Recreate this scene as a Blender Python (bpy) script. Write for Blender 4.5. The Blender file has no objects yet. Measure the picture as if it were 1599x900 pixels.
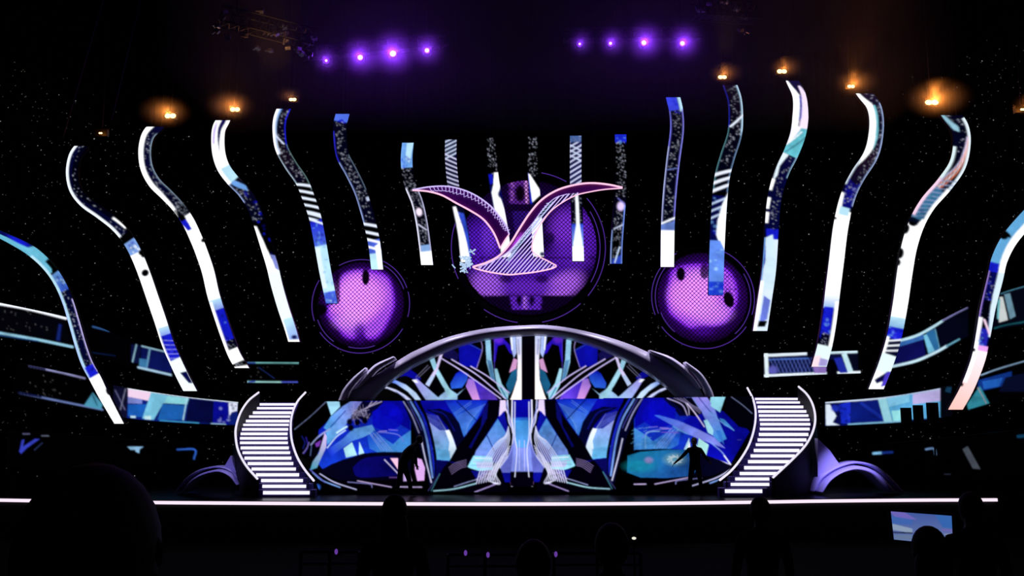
import bpy, bmesh, math, random
import numpy as np
from mathutils import Vector, Matrix

random.seed(7)
RNG = np.random.RandomState(11)
SC = bpy.context.scene
COL = SC.collection

# ------------------------------------------------------------------ camera, world, exposure
W, H, F = 1599.0, 900.0, 1385.0
CAM_Z = 2.67
PITCH = math.atan(190.0 / F)
cam_data = bpy.data.cameras.new('camera')
cam_data.sensor_width = 36.0
cam_data.lens = F / W * 36.0
cam_data.clip_end = 300
cam = bpy.data.objects.new('camera', cam_data)
COL.objects.link(cam)
cam.location = (0, 0, CAM_Z)
cam.rotation_euler = (math.pi / 2 + PITCH, 0, 0)
SC.camera = cam
SC.view_settings.view_transform = 'Standard'
SC.view_settings.look = 'None'
SC.view_settings.gamma = 1.0
SC.view_settings.exposure = 0.0
SC.view_settings.use_curve_mapping = False
world = bpy.data.worlds.new('world')
SC.world = world
world.use_nodes = True
world.node_tree.nodes['Background'].inputs[0].default_value = (0.2, 0.1, 0.5, 1)
world.node_tree.nodes['Background'].inputs[1].default_value = 0.0
HAZE_DENSITY = 0.011
PUFF_DENSITY = 0.30
PURPLE_W = 60.0
ORANGE_W = 46.0

CP, SP = math.cos(PITCH), math.sin(PITCH)


def ray(px, py):
    x = (px - 799.5) / F
    u = (450.0 - py) / F
    return Vector((x, CP - u * SP, SP + u * CP))


def P(px, py, Y):
    """point seen at px,py standing at distance Y from the viewer"""
    d = ray(px, py)
    t = Y / d.y
    return Vector((d.x * t, Y, CAM_Z + d.z * t))


def PZ(px, py, z):
    d = ray(px, py)
    t = (z - CAM_Z) / d.z
    return Vector((d.x * t, d.y * t, z))


def proj(p):
    x, y, z = p[0], p[1], p[2] - CAM_Z
    f = y * CP + z * SP
    u = -y * SP + z * CP
    return 799.5 + x / f * F, 450.0 - u / f * F


# ------------------------------------------------------------------ materials
def lin(c):
    r = []
    for v in c[:3]:
        v = v / 255.0
        r.append(v / 12.92 if v <= 0.04045 else ((v + 0.055) / 1.055) ** 2.4)
    return r


def mat(name, rgb, rough=0.5, metal=0.0, noise=0.0, scale=8.0, spec=0.5):
    m = bpy.data.materials.new(name)
    m.use_nodes = True
    nt = m.node_tree
    b = nt.nodes['Principled BSDF']
    c = lin(rgb)
    b.inputs['Roughness'].default_value = rough
    b.inputs['Metallic'].default_value = metal
    b.inputs['Specular IOR Level'].default_value = spec
    if noise > 0:
        tc = nt.nodes.new('ShaderNodeTexCoord')
        n = nt.nodes.new('ShaderNodeTexNoise')
        n.inputs['Scale'].default_value = scale
        r = nt.nodes.new('ShaderNodeValToRGB')
        r.color_ramp.elements[0].position = 0.3
        r.color_ramp.elements[1].position = 0.7
        r.color_ramp.elements[0].color = [v * (1 - noise) for v in c] + [1]
        r.color_ramp.elements[1].color = [v * (1 + noise) for v in c] + [1]
        nt.links.new(tc.outputs['Object'], n.inputs['Vector'])
        nt.links.new(n.outputs['Fac'], r.inputs['Fac'])
        nt.links.new(r.outputs['Color'], b.inputs['Base Color'])
    else:
        b.inputs['Base Color'].default_value = c + [1]
    return m


def emis(name, rgb, strength=1.0):
    m = bpy.data.materials.new(name)
    m.use_nodes = True
    nt = m.node_tree
    nt.nodes.clear()
    o = nt.nodes.new('ShaderNodeOutputMaterial')
    e = nt.nodes.new('ShaderNodeEmission')
    e.inputs[0].default_value = lin(rgb) + [1]
    e.inputs[1].default_value = strength
    nt.links.new(e.outputs[0], o.inputs[0])
    m.cycles.emission_sampling = 'NONE'
    return m


def led_material(name='led_screen'):
    m = bpy.data.materials.new(name)
    m.use_nodes = True
    nt = m.node_tree
    nt.nodes.clear()
    o = nt.nodes.new('ShaderNodeOutputMaterial')
    e = nt.nodes.new('ShaderNodeEmission')
    a = nt.nodes.new('ShaderNodeAttribute')
    a.attribute_name = 'picture'
    g = nt.nodes.new('ShaderNodeBsdfGlossy')
    g.inputs['Roughness'].default_value = 0.5
    g.inputs['Color'].default_value = (0.01, 0.01, 0.01, 1)
    ad = nt.nodes.new('ShaderNodeAddShader')
    nt.links.new(a.outputs['Color'], e.inputs[0])
    nt.links.new(e.outputs[0], ad.inputs[0])
    nt.links.new(g.outputs[0], ad.inputs[1])
    nt.links.new(ad.outputs[0], o.inputs[0])
    m.cycles.emission_sampling = 'NONE'
    return m


M = {
    'black': mat('matt_black_paint', (6, 6, 8), 0.85, spec=0.1),
    'drape': mat('black_velour', (5, 5, 7), 0.95, noise=0.3, scale=3, spec=0.05),
    'metal': mat('black_metal', (18, 18, 20), 0.45, 0.6, noise=0.2),
    'steel': mat('truss_aluminium', (150, 150, 150), 0.35, 0.9, noise=0.2),
    'stage': mat('gloss_black_stage', (10, 8, 14), 0.3, noise=0.4, scale=1.5, spec=0.25),
    'lip': mat('stage_front_black', (10, 9, 12), 0.7, noise=0.3),
    'arch': mat('satin_grey_shell', (190, 186, 208), 0.35, noise=0.06, scale=2),
    'arch_side': mat('satin_lilac_shell', (170, 165, 215), 0.45, noise=0.06, scale=2),
    'step': mat('step_dark_violet', (84, 70, 150), 0.5, noise=0.15),
    'plate': mat('emblem_dark_plum', (120, 30, 140), 0.4, noise=0.15),
    'hall': mat('hall_black_wall', (5, 5, 6), 0.95, noise=0.3, scale=0.6, spec=0.05),
    'floor': mat('hall_dark_carpet', (8, 7, 10), 0.95, noise=0.4, scale=5, spec=0.05),
    'seat': mat('seat_dark_fabric', (14, 10, 18), 0.9, noise=0.3, scale=30, spec=0.1),
    'cloth': mat('black_cloth', (7, 7, 9), 0.9, noise=0.3, scale=20, spec=0.1),
    'skin': mat('skin', (90, 62, 52), 0.6, noise=0.1, scale=20, spec=0.2),
    'hair': mat('dark_hair', (9, 7, 8), 0.7, noise=0.4, scale=40, spec=0.2),
    'riser': emis('riser_white_light', (246, 240, 255), 1.15),
    'rail': emis('handrail_white_light', (236, 230, 250), 1.05),
    'strip': emis('stage_edge_pink_light', (255, 232, 252), 1.05),
    'neon': emis('pink_neon', (255, 192, 222), 1.2),
    'neonb': emis('lilac_neon', (208, 190, 255), 1.05),
    'neonw': emis('pale_blue_neon', (190, 220, 255), 0.9),
    'glowdim': emis('dim_violet_glow', (86, 50, 160), 0.7),
    'p_lens': emis('violet_lens', (252, 170, 255), 3.0),
    'o_lens': emis('amber_lens', (255, 214, 150), 3.0),
    'dot': emis('indicator_light', (150, 90, 230), 0.4),
    'grille': mat('black_wire', (10, 6, 16), 0.6, 0.2),
    'led': led_material(),
}


# ------------------------------------------------------------------ object helpers
def link(o, parent=None):
    COL.objects.link(o)
    if parent is not None:
        o.parent = parent
    return o


def tag(o, label=None, cat=None, group=None, kind=None):
    if label: o['label'] = label
    if cat: o['category'] = cat
    if group: o['group'] = group
    if kind: o['kind'] = kind
    return o


def empty(name, loc, label, cat, group=None, rz=0.0):
    o = bpy.data.objects.new(name, None)
    o.empty_display_size = 0.2
    COL.objects.link(o)
    o.location = loc
    o.rotation_euler = (0, 0, rz)
    return tag(o, label, cat, group)


def origin_of(o):
    v = Vector((0, 0, 0))
    while o is not None:
        v += o.location
        o = o.parent
    return v


def mesh_obj(name, verts, faces, m, parent=None, smooth=False, world_space=True):
    """verts in world coordinates; the mesh is stored about its own centre (or the parent's origin)"""
    v = np.array([tuple(p) for p in verts], dtype=float)
    if parent is not None and world_space:
        org = np.array(origin_of(parent))
        v = v - org
        loc = None
    elif parent is None:
        org = np.array([(v[:, 0].min() + v[:, 0].max()) / 2, (v[:, 1].min() + v[:, 1].max()) / 2, v[:, 2].min()])
        v = v - org
        loc = org
    else:
        loc = None
    me = bpy.data.meshes.new(name)
    me.from_pydata(v.tolist(), [], faces)
    me.materials.append(m)
    me.update()
    if smooth:
        me.shade_smooth()
    o = bpy.data.objects.new(name, me)
    link(o, parent)
    if loc is not None:
        o.location = loc
    return o


def each(pieces, name, m, parent):
    for q in pieces:
        q.build(name, m, parent)


def wire(a, b_, r, parent, name='suspension_wire', n=5):
    q = MB(); q.cyl(a, b_, r, n)
    return q.build(name, M['metal'], parent)


class MB:
    def __init__(s):
        s.v, s.f = [], []

    def add(s, verts, faces):
        b = len(s.v)
        s.v += [tuple(p) for p in verts]
        s.f += [tuple(i + b for i in f) for f in faces]

    def box(s, c, size, R=None):
        c = Vector(c)
        hx, hy, hz = [q / 2 for q in size]
        vs = [Vector((x, y, z)) for x in (-hx, hx) for y in (-hy, hy) for z in (-hz, hz)]
        if R is not None:
            vs = [R @ q for q in vs]
        s.add([c + q for q in vs], [(0, 1, 3, 2), (4, 6, 7, 5), (0, 4, 5, 1), (2, 3, 7, 6), (0, 2, 6, 4), (1, 5, 7, 3)])

    def tube(s, pts, r, n=6, cap=True, flat=None):
        pts = [Vector(p) for p in pts]
        rr = r if hasattr(r, '__len__') else [r] * len(pts)
        rings = []
        for i, p in enumerate(pts):
            a = pts[max(i - 1, 0)]
            b = pts[min(i + 1, len(pts) - 1)]
            t = (b - a)
            if t.length < 1e-9:
                t = Vector((0, 0, 1))
            t.normalize()
            ref = Vector((0, 1, 0)) if abs(t.y) < 0.9 else Vector((1, 0, 0))
            x = t.cross(ref).normalized()
            y = x.cross(t).normalized()
            fx, fy = flat if flat else (1, 1)
            rings.append([p + (x * math.cos(k * 2 * math.pi / n) * fx + y * math.sin(k * 2 * math.pi / n) * fy) * rr[i] for k in range(n)])
        vs = [q for ring in rings for q in ring]
        fs = []
        for i in range(len(pts) - 1):
            for k in range(n):
                k2 = (k + 1) % n
                fs.append((i * n + k, i * n + k2, (i + 1) * n + k2, (i + 1) * n + k))
        if cap:
            fs.append(tuple(range(n - 1, -1, -1)))
            fs.append(tuple((len(pts) - 1) * n + k for k in range(n)))
        s.add(vs, fs)

    def cyl(s, a, b, r, n=12, r2=None):
        s.tube([a, b], [r, r if r2 is None else r2], n)

    def sphere(s, c, r, nu=12, nv=8, R=None):
        rx, ry, rz = r if hasattr(r, '__len__') else (r, r, r)
        c = Vector(c)
        vs = [Vector((0, 0, rz))]
        for j in range(1, nv):
            ph = math.pi * j / nv
            for i in range(nu):
                th = 2 * math.pi * i / nu
                vs.append(Vector((rx * math.sin(ph) * math.cos(th), ry * math.sin(ph) * math.sin(th), rz * math.cos(ph))))
        vs.append(Vector((0, 0, -rz)))
        if R is not None:
            vs = [R @ q for q in vs]
        fs = [(0, 1 + i, 1 + (i + 1) % nu) for i in range(nu)]
        for j in range(nv - 2):
            for i in range(nu):
                a = 1 + j * nu + i
                b = 1 + j * nu + (i + 1) % nu
                fs.append((a, a + nu, b + nu, b))
        L = len(vs) - 1
        for i in range(nu):
            fs.append((L, 1 + (nv - 2) * nu + (i + 1) % nu, 1 + (nv - 2) * nu + i))
        s.add([c + q for q in vs], fs)

    def prism(s, front, off):
        """polygon (list of points) and the vector to its back face"""
        n = len(front)
        off = Vector(off)
        s.add(list(front) + [Vector(p) + off for p in front],
              [tuple(range(n)), tuple(range(2 * n - 1, n - 1, -1))] +
              [(i, i + n, (i + 1) % n + n, (i + 1) % n) for i in range(n)])

    def build(s, name, m, parent=None, smooth=False):
        return mesh_obj(name, s.v, s.f, m, parent, smooth)


def catmull(pts, n=8):
    pts = [np.array(p, dtype=float) for p in pts]
    out = []
    P_ = [2 * pts[0] - pts[1]] + pts + [2 * pts[-1] - pts[-2]]
    for i in range(1, len(P_) - 2):
        p0, p1, p2, p3 = P_[i - 1:i + 3]
        for k in range(n):
            t = k / n
            out.append(0.5 * ((2 * p1) + (-p0 + p2) * t + (2 * p0 - 5 * p1 + 4 * p2 - p3) * t * t + (-p0 + 3 * p1 - 3 * p2 + p3) * t ** 3))
    out.append(pts[-1])
    return out


def resample(pts, step):
    pts = np.array(pts)
    d = np.concatenate([[0], np.cumsum(np.hypot(*(pts[1:] - pts[:-1]).T))])
    n = max(2, int(d[-1] / step) + 1)
    q = np.linspace(0, d[-1], n)
    return np.stack([np.interp(q, d, pts[:, 0]), np.interp(q, d, pts[:, 1])], 1)


# ------------------------------------------------------------------ picture painter for the LED walls
def inside(X, Y, poly):
    r = np.zeros(X.shape, bool)
    n = len(poly)
    for i in range(n):
        x1, y1 = poly[i]
        x2, y2 = poly[(i + 1) % n]
        if y1 == y2:
            continue
        c = ((y1 > Y) != (y2 > Y)) & (X < (x2 - x1) * (Y - y1) / (y2 - y1) + x1)
        r ^= c
    return r


class Canvas:
    def __init__(s, x0, y0, x1, y1, bg=(0, 0, 0)):
        s.x0, s.y0 = x0, y0
        s.w, s.h = int(math.ceil(x1 - x0)) + 1, int(math.ceil(y1 - y0)) + 1
        s.a = np.zeros((s.h, s.w, 3)) + np.array(lin(bg))
        s.tf = lambda x, y: (x, y)

    def T(s, pts):
        return [s.tf(*p) for p in pts]

    def box(s, xs, ys, pad):
        i0 = max(0, int(min(xs) - s.x0 - pad)); i1 = min(s.w, int(max(xs) - s.x0 + pad) + 2)
        j0 = max(0, int(min(ys) - s.y0 - pad)); j1 = min(s.h, int(max(ys) - s.y0 + pad) + 2)
        return i0, i1, j0, j1

    def mix(s, i0, i1, j0, j1, m, col):
        if m.ndim == 2:
            m = m[..., None]
        s.a[j0:j1, i0:i1] = s.a[j0:j1, i0:i1] * (1 - m) + col * m

    def poly(s, pts, c, a=1.0, c2=None, g=None, smooth=False, gain=1.0):
        if smooth:
            pts = [tuple(q) for q in catmull(list(pts) + [pts[0]], 5)]
        p = s.T(pts)
        i0, i1, j0, j1 = s.box([q[0] for q in p], [q[1] for q in p], 1)
        if i1 <= i0 or j1 <= j0: return
        m = np.zeros((j1 - j0, i1 - i0))
        X, Y = np.meshgrid(np.arange(i0, i1) + s.x0, np.arange(j0, j1) + s.y0)
        for ox in (-.33, 0, .33):
            for oy in (-.33, 0, .33):
                m += inside(X + ox, Y + oy, p)
        m = m / 9.0 * a
        col = np.array(lin(c)) * gain
        if c2 is not None:
            (gx0, gy0), (gx1, gy1) = s.T(g)
            t = ((X - gx0) * (gx1 - gx0) + (Y - gy0) * (gy1 - gy0)) / ((gx1 - gx0) ** 2 + (gy1 - gy0) ** 2)
            t = np.clip(t, 0, 1)[..., None]
            col = col * (1 - t) + np.array(lin(c2)) * gain * t
        s.mix(i0, i1, j0, j1, m, col)

    def line(s, pts, w, c, a=1.0, smooth=True, w2=None, gain=1.0, add=False):
        if smooth and len(pts) > 2:
            pts = [tuple(q) for q in catmull(pts, 6)]
        p = s.T(pts)
        wm = max(w, w2 or 0)
        i0, i1, j0, j1 = s.box([q[0] for q in p], [q[1] for q in p], wm + 2)
        if i1 <= i0 or j1 <= j0: return
        X, Y = np.meshgrid(np.arange(i0, i1) + s.x0, np.arange(j0, j1) + s.y0)
        cov = np.zeros(X.shape)
        n = len(p) - 1
        for i in range(n):
            (x1, y1), (x2, y2) = p[i], p[i + 1]
            L = (x2 - x1) ** 2 + (y2 - y1) ** 2 + 1e-9
            t = np.clip(((X - x1) * (x2 - x1) + (Y - y1) * (y2 - y1)) / L, 0, 1)
            d = np.hypot(X - x1 - t * (x2 - x1), Y - y1 - t * (y2 - y1))
            ww = w if w2 is None else w + (w2 - w) * (i + t) / n
            cov = np.maximum(cov, np.clip(ww / 2 + 0.5 - d, 0, 1) * np.minimum(1, ww))
        s.mix(i0, i1, j0, j1, cov * a, np.array(lin(c)) * gain)

    def blob(s, x, y, rx, ry, c, a=1.0, soft=0.5, gain=1.0, rot=0.0):
        x, y = s.tf(x, y)
        R = max(rx, ry) * (1 + soft) + 1
        i0, i1, j0, j1 = s.box([x - R, x + R], [y - R, y + R], 1)
        if i1 <= i0 or j1 <= j0: return
        X, Y = np.meshgrid(np.arange(i0, i1) + s.x0 - x, np.arange(j0, j1) + s.y0 - y)
        cr, sr = math.cos(rot), math.sin(rot)
        d = np.hypot((X * cr + Y * sr) / rx, (-X * sr + Y * cr) / ry)
        m = np.clip((1 + soft - d) / max(2 * soft, 1e-3), 0, 1)
        m = m * m * (3 - 2 * m)
        s.mix(i0, i1, j0, j1, m * a, np.array(lin(c)) * gain)

    def stars(s, x0, y0, x1, y1, n, c=(170, 180, 200), a=0.8):
        for _ in range(n):
            x = random.uniform(x0, x1); y = random.uniform(y0, y1)
            s.line([(x, y), (x + random.uniform(-1.2, 1.2), y + random.uniform(-1, 1))], random.choice([0.8, 1.0, 1.3]), c,
                   a * random.uniform(.35, 1), smooth=False)

    def mottle(s, x0, y0, x1, y1, n, cols, r=(1, 3), a=0.5):
        for _ in range(n):
            s.blob(random.uniform(x0, x1), random.uniform(y0, y1), random.uniform(*r), random.uniform(*r), random.choice(cols), a)

    def blur(s, k=.5):
        b = np.pad(s.a, ((1, 1), (1, 1), (0, 0)), 'edge')
        m = (b[:-2, 1:-1] + b[2:, 1:-1] + b[1:-1, :-2] + b[1:-1, 2:]) / 4
        s.a = s.a * (1 - k) + m * k

    def sample(s, x, y):
        x = np.clip(np.asarray(x) - s.x0, 0, s.w - 1.001); y = np.clip(np.asarray(y) - s.y0, 0, s.h - 1.001)
        i = np.floor(x).astype(int); j = np.floor(y).astype(int)
        i = np.clip(i, 0, s.w - 2); j = np.clip(j, 0, s.h - 2)
        fx = (x - i)[..., None]; fy = (y - j)[..., None]
        A = s.a
        return (A[j, i] * (1 - fx) * (1 - fy) + A[j, i + 1] * fx * (1 - fy) + A[j + 1, i] * (1 - fx) * fy + A[j + 1, i + 1] * fx * fy)


def texture(c, amt):
    h, w = c.a.shape[:2]
    t = np.zeros((h, w))
    for st, k in ((42, .45), (16, .35), (5, .2)):
        g = RNG.rand(h // st + 3, w // st + 3)
        yy = np.arange(h) / st; xx = np.arange(w) / st
        i = yy.astype(int)[:, None]; j = xx.astype(int)[None]
        fy = (yy % 1)[:, None]; fx = (xx % 1)[None]
        fy = fy * fy * (3 - 2 * fy); fx = fx * fx * (3 - 2 * fx)
        t += k * ((g[i, j] * (1 - fx) + g[i, j + 1] * fx) * (1 - fy) + (g[i + 1, j] * (1 - fx) + g[i + 1, j + 1] * fx) * fy)
    t = np.clip((t - .5) * 1.8 + .5, 0, 1)
    Yc, Xc = np.mgrid[0:h, 0:w]
    moire = .5 + .5 * np.sin((Xc * .8 + Yc * 1.1) * 1.6)
    f = (1 - amt) + amt * 1.7 * t
    f = f * (1 - .18 * moire * (t > .45))
    # the palest beams stay even
    lum = c.a.max(2)
    f = 1 + (f - 1) * np.clip(1.3 - 1.5 * c.a[..., 0], 0, 1)
    c.a *= (f * (1 + .2 * c.a[..., 0]))[..., None]


def set_picture(o, cols):
    me = o.data
    at = me.color_attributes.new('picture', 'FLOAT_COLOR', 'POINT')
    c = np.ones((len(me.vertices), 4), dtype=np.float32)
    c[:, :3] = cols
    at.data.foreach_set('color', c.ravel())


def grid_screen(name, G, cols, parent, keep=None):
    """G: rows x cols x 3 world points, cols the same with colours"""
    n, m = G.shape[:2]
    idx = np.arange(n * m).reshape(n, m)
    faces = np.stack([idx[:-1, :-1], idx[1:, :-1], idx[1:, 1:], idx[:-1, 1:]], -1).reshape(-1, 4)
    if keep is not None:
        faces = faces[keep.reshape(-1)]
    used = np.unique(faces)
    remap = -np.ones(n * m, int); remap[used] = np.arange(len(used))
    faces = remap[faces]
    V = G.reshape(-1, 3)[used]
    C_ = cols.reshape(-1, 3)[used]
    o = mesh_obj(name, V, faces.tolist(), M['led'], parent)
    set_picture(o, C_)
    return o


def Parr(X, Y_, D):
    x = (X - 799.5) / F
    u = (450.0 - Y_) / F
    dy = CP - u * SP
    t = D / dy
    return np.stack([x * t, D + 0 * X, CAM_Z + (SP + u * CP) * t], -1)


WHITE = (250, 252, 255); CYAN = (186, 230, 250); LBLUE = (112, 168, 240); BLUE = (22, 30, 214); DARK = (3, 6, 46); NAVY = (6, 10, 90)

# ================================================================== THE HALL
def struct(name, mb, m):
    return tag(mb.build(name, m), kind='structure')


HALF = 21.0
YB, YF = 42.0, -4.0
FLOOR_Z = -1.2
b = MB(); b.box((0, (YB + YF) / 2, FLOOR_Z - 0.1), (2 * HALF, YB - YF, 0.2)); struct('floor', b, M['floor'])
b = MB(); b.box((0, (YB + YF) / 2, 19.1), (2 * HALF, YB - YF, 0.2)); struct('ceiling', b, M['hall'])
b = MB(); b.box((0, YB + 0.1, 8.9), (2 * HALF, 0.2, 20.2)); struct('wall_back', b, M['hall'])
b = MB(); b.box((0, YF - 0.1, 8.9), (2 * HALF, 0.2, 20.2)); struct('wall_front', b, M['hall'])
b = MB(); b.box((-HALF - 0.1, (YB + YF) / 2, 8.9), (0.2, YB - YF, 20.2)); struct('wall_left', b, M['hall'])
b = MB(); b.box((HALF + 0.1, (YB + YF) / 2, 8.9), (0.2, YB - YF, 20.2)); struct('wall_right', b, M['hall'])

# raked seating steps
def tier_z(Y):
    k = math.floor(Y)
    return max(FLOOR_Z, 1.22 - 0.14 * (k + .5) + .03)


b = MB()
for k in range(-4, 17):
    z = tier_z(k + .5)
    b.box((0, k + 0.5, (z + FLOOR_Z) / 2), (2 * HALF - 0.2, 1.0, z - FLOOR_Z))
struct('floor_raked', b, M['floor'])

# stage block with a curved front edge
lip_px = [(-120, 779.5), (0, 781.5), (120, 783.5), (240, 785.2), (400, 786.3), (600, 787.2), (800, 787.6), (1000, 786.8), (1180, 784.6), (1280, 783), (1420, 781.6), (1557, 781), (1720, 780)]
lipc = catmull(lip_px, 6)
LIP_Z = -0.07
front = []
for x, y in lipc:
    p = PZ(x, y, LIP_Z)
    front.append((p.x, p.y))
st = MB()
xs0, xs1 = front[0][0], front[-1][0]
outline = [(x, y + 0.03) for x, y in front] + [(xs1, 41.5), (xs0, 41.5)]
n = len(outline)
st.add([(x, y, 0) for x, y in outline] + [(x, y, FLOOR_Z) for x, y in outline],
       [tuple(range(n)), tuple(range(2 * n - 1, n - 1, -1))] + [(i, i + n, (i + 1) % n + n, (i + 1) % n) for i in range(n)])
so = tag(st.build('stage_platform', M['stage'], None), 'long low black gloss stage platform with a curved front edge', 'stage')
# split colours: front face matt
so.data.materials.append(M['lip'])
for p in so.data.polygons:
    if abs(p.normal.z) < 0.5:
        p.material_index = 1

# edge light strip as one curved bar
b = MB()
x_end = 1557
pts = [(x, y) for x, y in lipc if x < x_end] + [(x_end, 781)]
for i in range(len(pts) - 1):
    a_, c_ = PZ(*pts[i], LIP_Z), PZ(*pts[i + 1], LIP_Z)
    b.add([a_ + Vector((0, -.03, -.045)), a_ + Vector((0, -.03, .045)), a_ + Vector((0, .03, .045)), a_ + Vector((0, .03, -.045)),
           c_ + Vector((0, -.03, -.045)), c_ + Vector((0, -.03, .045)), c_ + Vector((0, .03, .045)), c_ + Vector((0, .03, -.045))],
          [(0, 1, 5, 4), (1, 2, 6, 5), (2, 3, 7, 6), (3, 0, 4, 7), (0, 3, 2, 1), (4, 5, 6, 7)])
tag(b.build('stage_edge_light', M['strip']), 'thin pink white light strip running along the stage front edge', 'light strip')


# ------------------------------------------------------------------ star curtain
def curtain_D(px):
    return 38.5 - 9.0 * (np.abs(px - 815.0) / 815.0) ** 2


pxs = np.linspace(-160, 1760, 420)
base = []
for i, px in enumerate(pxs):
    D = float(curtain_D(px)) + 0.10 * math.sin(i * 1.9) + 0.05 * math.sin(i * 0.83)
    q = P(px, 640, D)
    base.append((q.x, q.y))
V = [(x, y, 0.02) for x, y in base] + [(x, y, 17.5) for x, y in base]
nb = len(base)
F_ = [(i, i + 1, nb + i + 1, nb + i) for i in range(nb - 1)]
star_cols = {}
top_x = [-160, 0, 60, 100, 150, 190, 230, 300, 400, 520, 600, 700, 820, 1000, 1100, 1200, 1290, 1380, 1440, 1500, 1560, 1600, 1760]
top_y = [70, 85, 95, 100, 135, 185, 205, 205, 225, 235, 262, 268, 272, 250, 240, 230, 200, 160, 100, 62, 36, 30, 30]
SV, SF, SCOL = [], [], []
bx = np.array([q[0] for q in base]); by = np.array([q[1] for q in base])
cnt = 0
bare = [(564, 475, 84), (825, 386, 128), (1097, 463, 88)]
while cnt < 2900:
    px = random.uniform(-40, 1640)
    py = random.uniform(20, 745)
    ty = np.interp(px, top_x, top_y)
    if py < ty: continue
    if 480 < px < 1150 and py > 620: continue
    dens = 0.35 + 0.65 * min(1, (py - ty) / 60)
    if random.random() > dens: continue
    D = float(curtain_D(px)) - 0.2
    for _ in range(8):
        q = P(px, py, D)
        D = float(curtain_D(799.5 + q.x / q.y * F * ray(0, 640).y)) - 0.2
    q = P(px, py, D)
    if q.z < 0.2 or q.z > 17.4: continue
    t = random.random() * .85
    br = 0.012 + 0.06 * t if t < 0.78 else (0.06 + 0.2 * random.random() if t < 0.965 else 0.35 + 0.5 * random.random())
    r = random.uniform(0.8, 1.35) * D / F * 0.85
    if br > .45: r *= 1.15
    tint = random.choice([(1, 1, 1), (.85, .93, 1.05), (1.05, .98, .85), (.95, 1, 1)])
    k0 = len(SV)
    for kk in range(6):
        an = kk * math.pi / 3
        SV.append((q.x + r * math.cos(an), q.y, q.z + r * math.sin(an)))
    SF.append(tuple(range(k0 + 5, k0 - 1, -1)))
    SCOL += [[br * c for c in tint]] * 6
    cnt += 1
allV = V + SV
allF = F_ + [tuple(i + len(V) for i in f) for f in SF]
cur = mesh_obj('star_curtain', allV, allF, M['drape'])
cur.data.materials.append(M['led'])
for i, p in enumerate(cur.data.polygons):
    p.material_index = 0 if i < len(F_) else 1
set_picture(cur, np.array([[0, 0, 0]] * len(V) + SCOL))
tag(cur, 'black curtain behind the set dotted with tiny white star lights', 'curtain')

# haze in the upper half of the hall
hz = MB(); hz.box((1.3, 26.4, 15.2), (22.5, 6.0, 6.4))
hm = bpy.data.materials.new('stage_haze')
hm.use_nodes = True
nt = hm.node_tree; nt.nodes.clear()
o_ = nt.nodes.new('ShaderNodeOutputMaterial'); vs_ = nt.nodes.new('ShaderNodeVolumeScatter')
vs_.inputs['Color'].default_value = (1, 1, 1, 1)
vs_.inputs['Density'].default_value = HAZE_DENSITY
vs_.inputs['Anisotropy'].default_value = 0.0
nt.links.new(vs_.outputs[0], o_.inputs['Volume'])
ho = hz.build('haze', hm)
tag(ho, 'thin stage haze hanging in the air around the overhead lamps', 'haze', kind='stuff')


def puff(c, R, dens=1.0):
    """haze ball added round a lamp to make its halo, thinning to its rim"""
    q = MB(); q.sphere((0, 0, 0), (R, R, R), 20, 12)
    me = bpy.data.meshes.new('halo_puff'); me.from_pydata([tuple(v) for v in q.v], [], q.f)
    m = bpy.data.materials.new('halo_puff'); m.use_nodes = True
    nt = m.node_tree; nt.nodes.clear()
    o_ = nt.nodes.new('ShaderNodeOutputMaterial'); v_ = nt.nodes.new('ShaderNodeVolumeScatter')
    tc = nt.nodes.new('ShaderNodeTexCoord'); mp = nt.nodes.new('ShaderNodeVectorMath'); mp.operation = 'SCALE'
    mp.inputs['Scale'].default_value = 1.0 / R
    g = nt.nodes.new('ShaderNodeTexGradient'); g.gradient_type = 'SPHERICAL'
    pw = nt.nodes.new('ShaderNodeMath'); pw.operation = 'MULTIPLY'
    pm = nt.nodes.new('ShaderNodeMath'); pm.operation = 'MULTIPLY'; pm.inputs[1].default_value = PUFF_DENSITY * dens * 2
    nt.links.new(tc.outputs['Object'], mp.inputs[0]); nt.links.new(mp.outputs[0], g.inputs[0])
    nt.links.new(g.outputs['Fac'], pw.inputs[0]); nt.links.new(g.outputs['Fac'], pw.inputs[1])
    nt.links.new(pw.outputs[0], pm.inputs[0]); nt.links.new(pm.outputs[0], v_.inputs['Density'])
    nt.links.new(v_.outputs[0], o_.inputs['Volume'])
    me.materials.append(m)
    o = bpy.data.objects.new('halo_puff', me); COL.objects.link(o); o.location = c
    tag(o, 'haze ball added around an overhead lamp for its halo', 'haze', 'haze balls added to give the overhead lamps halos', 'stuff')
    return o


# ================================================================== LED RIBBONS
def ribbon_Y(px):
    return 33.2 - 8.2 * (abs(px - 815.0) / 800.0) ** 1.5


class RC(Canvas):
    """canvas of one ribbon: x is 0..20 across, y the height"""
    def E(s, side, y0, y1, w, c, a=1.0):
        if side == 'l': s.poly([(-1, y0), (w, y0), (w, y1), (-1, y1)], c, a)
        else: s.poly([(20 - w, y0), (21, y0), (21, y1), (20 - w, y1)], c, a)

    def R(s, y0, y1, c, x0=-1, x1=21, c2=None, a=1.0):
        s.poly([(x0, y0), (x1, y0), (x1, y1), (x0, y1)], c, a, c2, [(0, y0), (0, y1)] if c2 else None)

    def S(s, y0, y1, k=0.16, x0=3, x1=17, c=(190, 195, 215)):
        s.stars(x0, y0, x1, y1, int((y1 - y0) * (x1 - x0) / 14 * k * 3.2), c)

    def ST(s, y0, y1, sl, per, w, c, x0=-1, x1=21):
        y = y0
        while y < y1:
            s.line([(x0, y), (x1, y + sl)], w, c, smooth=False)
            y += per

    def bite(s, x, y, rx, ry):
        s.blob(x, y, rx, ry, (0, 0, 0), 1, 0.15)


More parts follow.
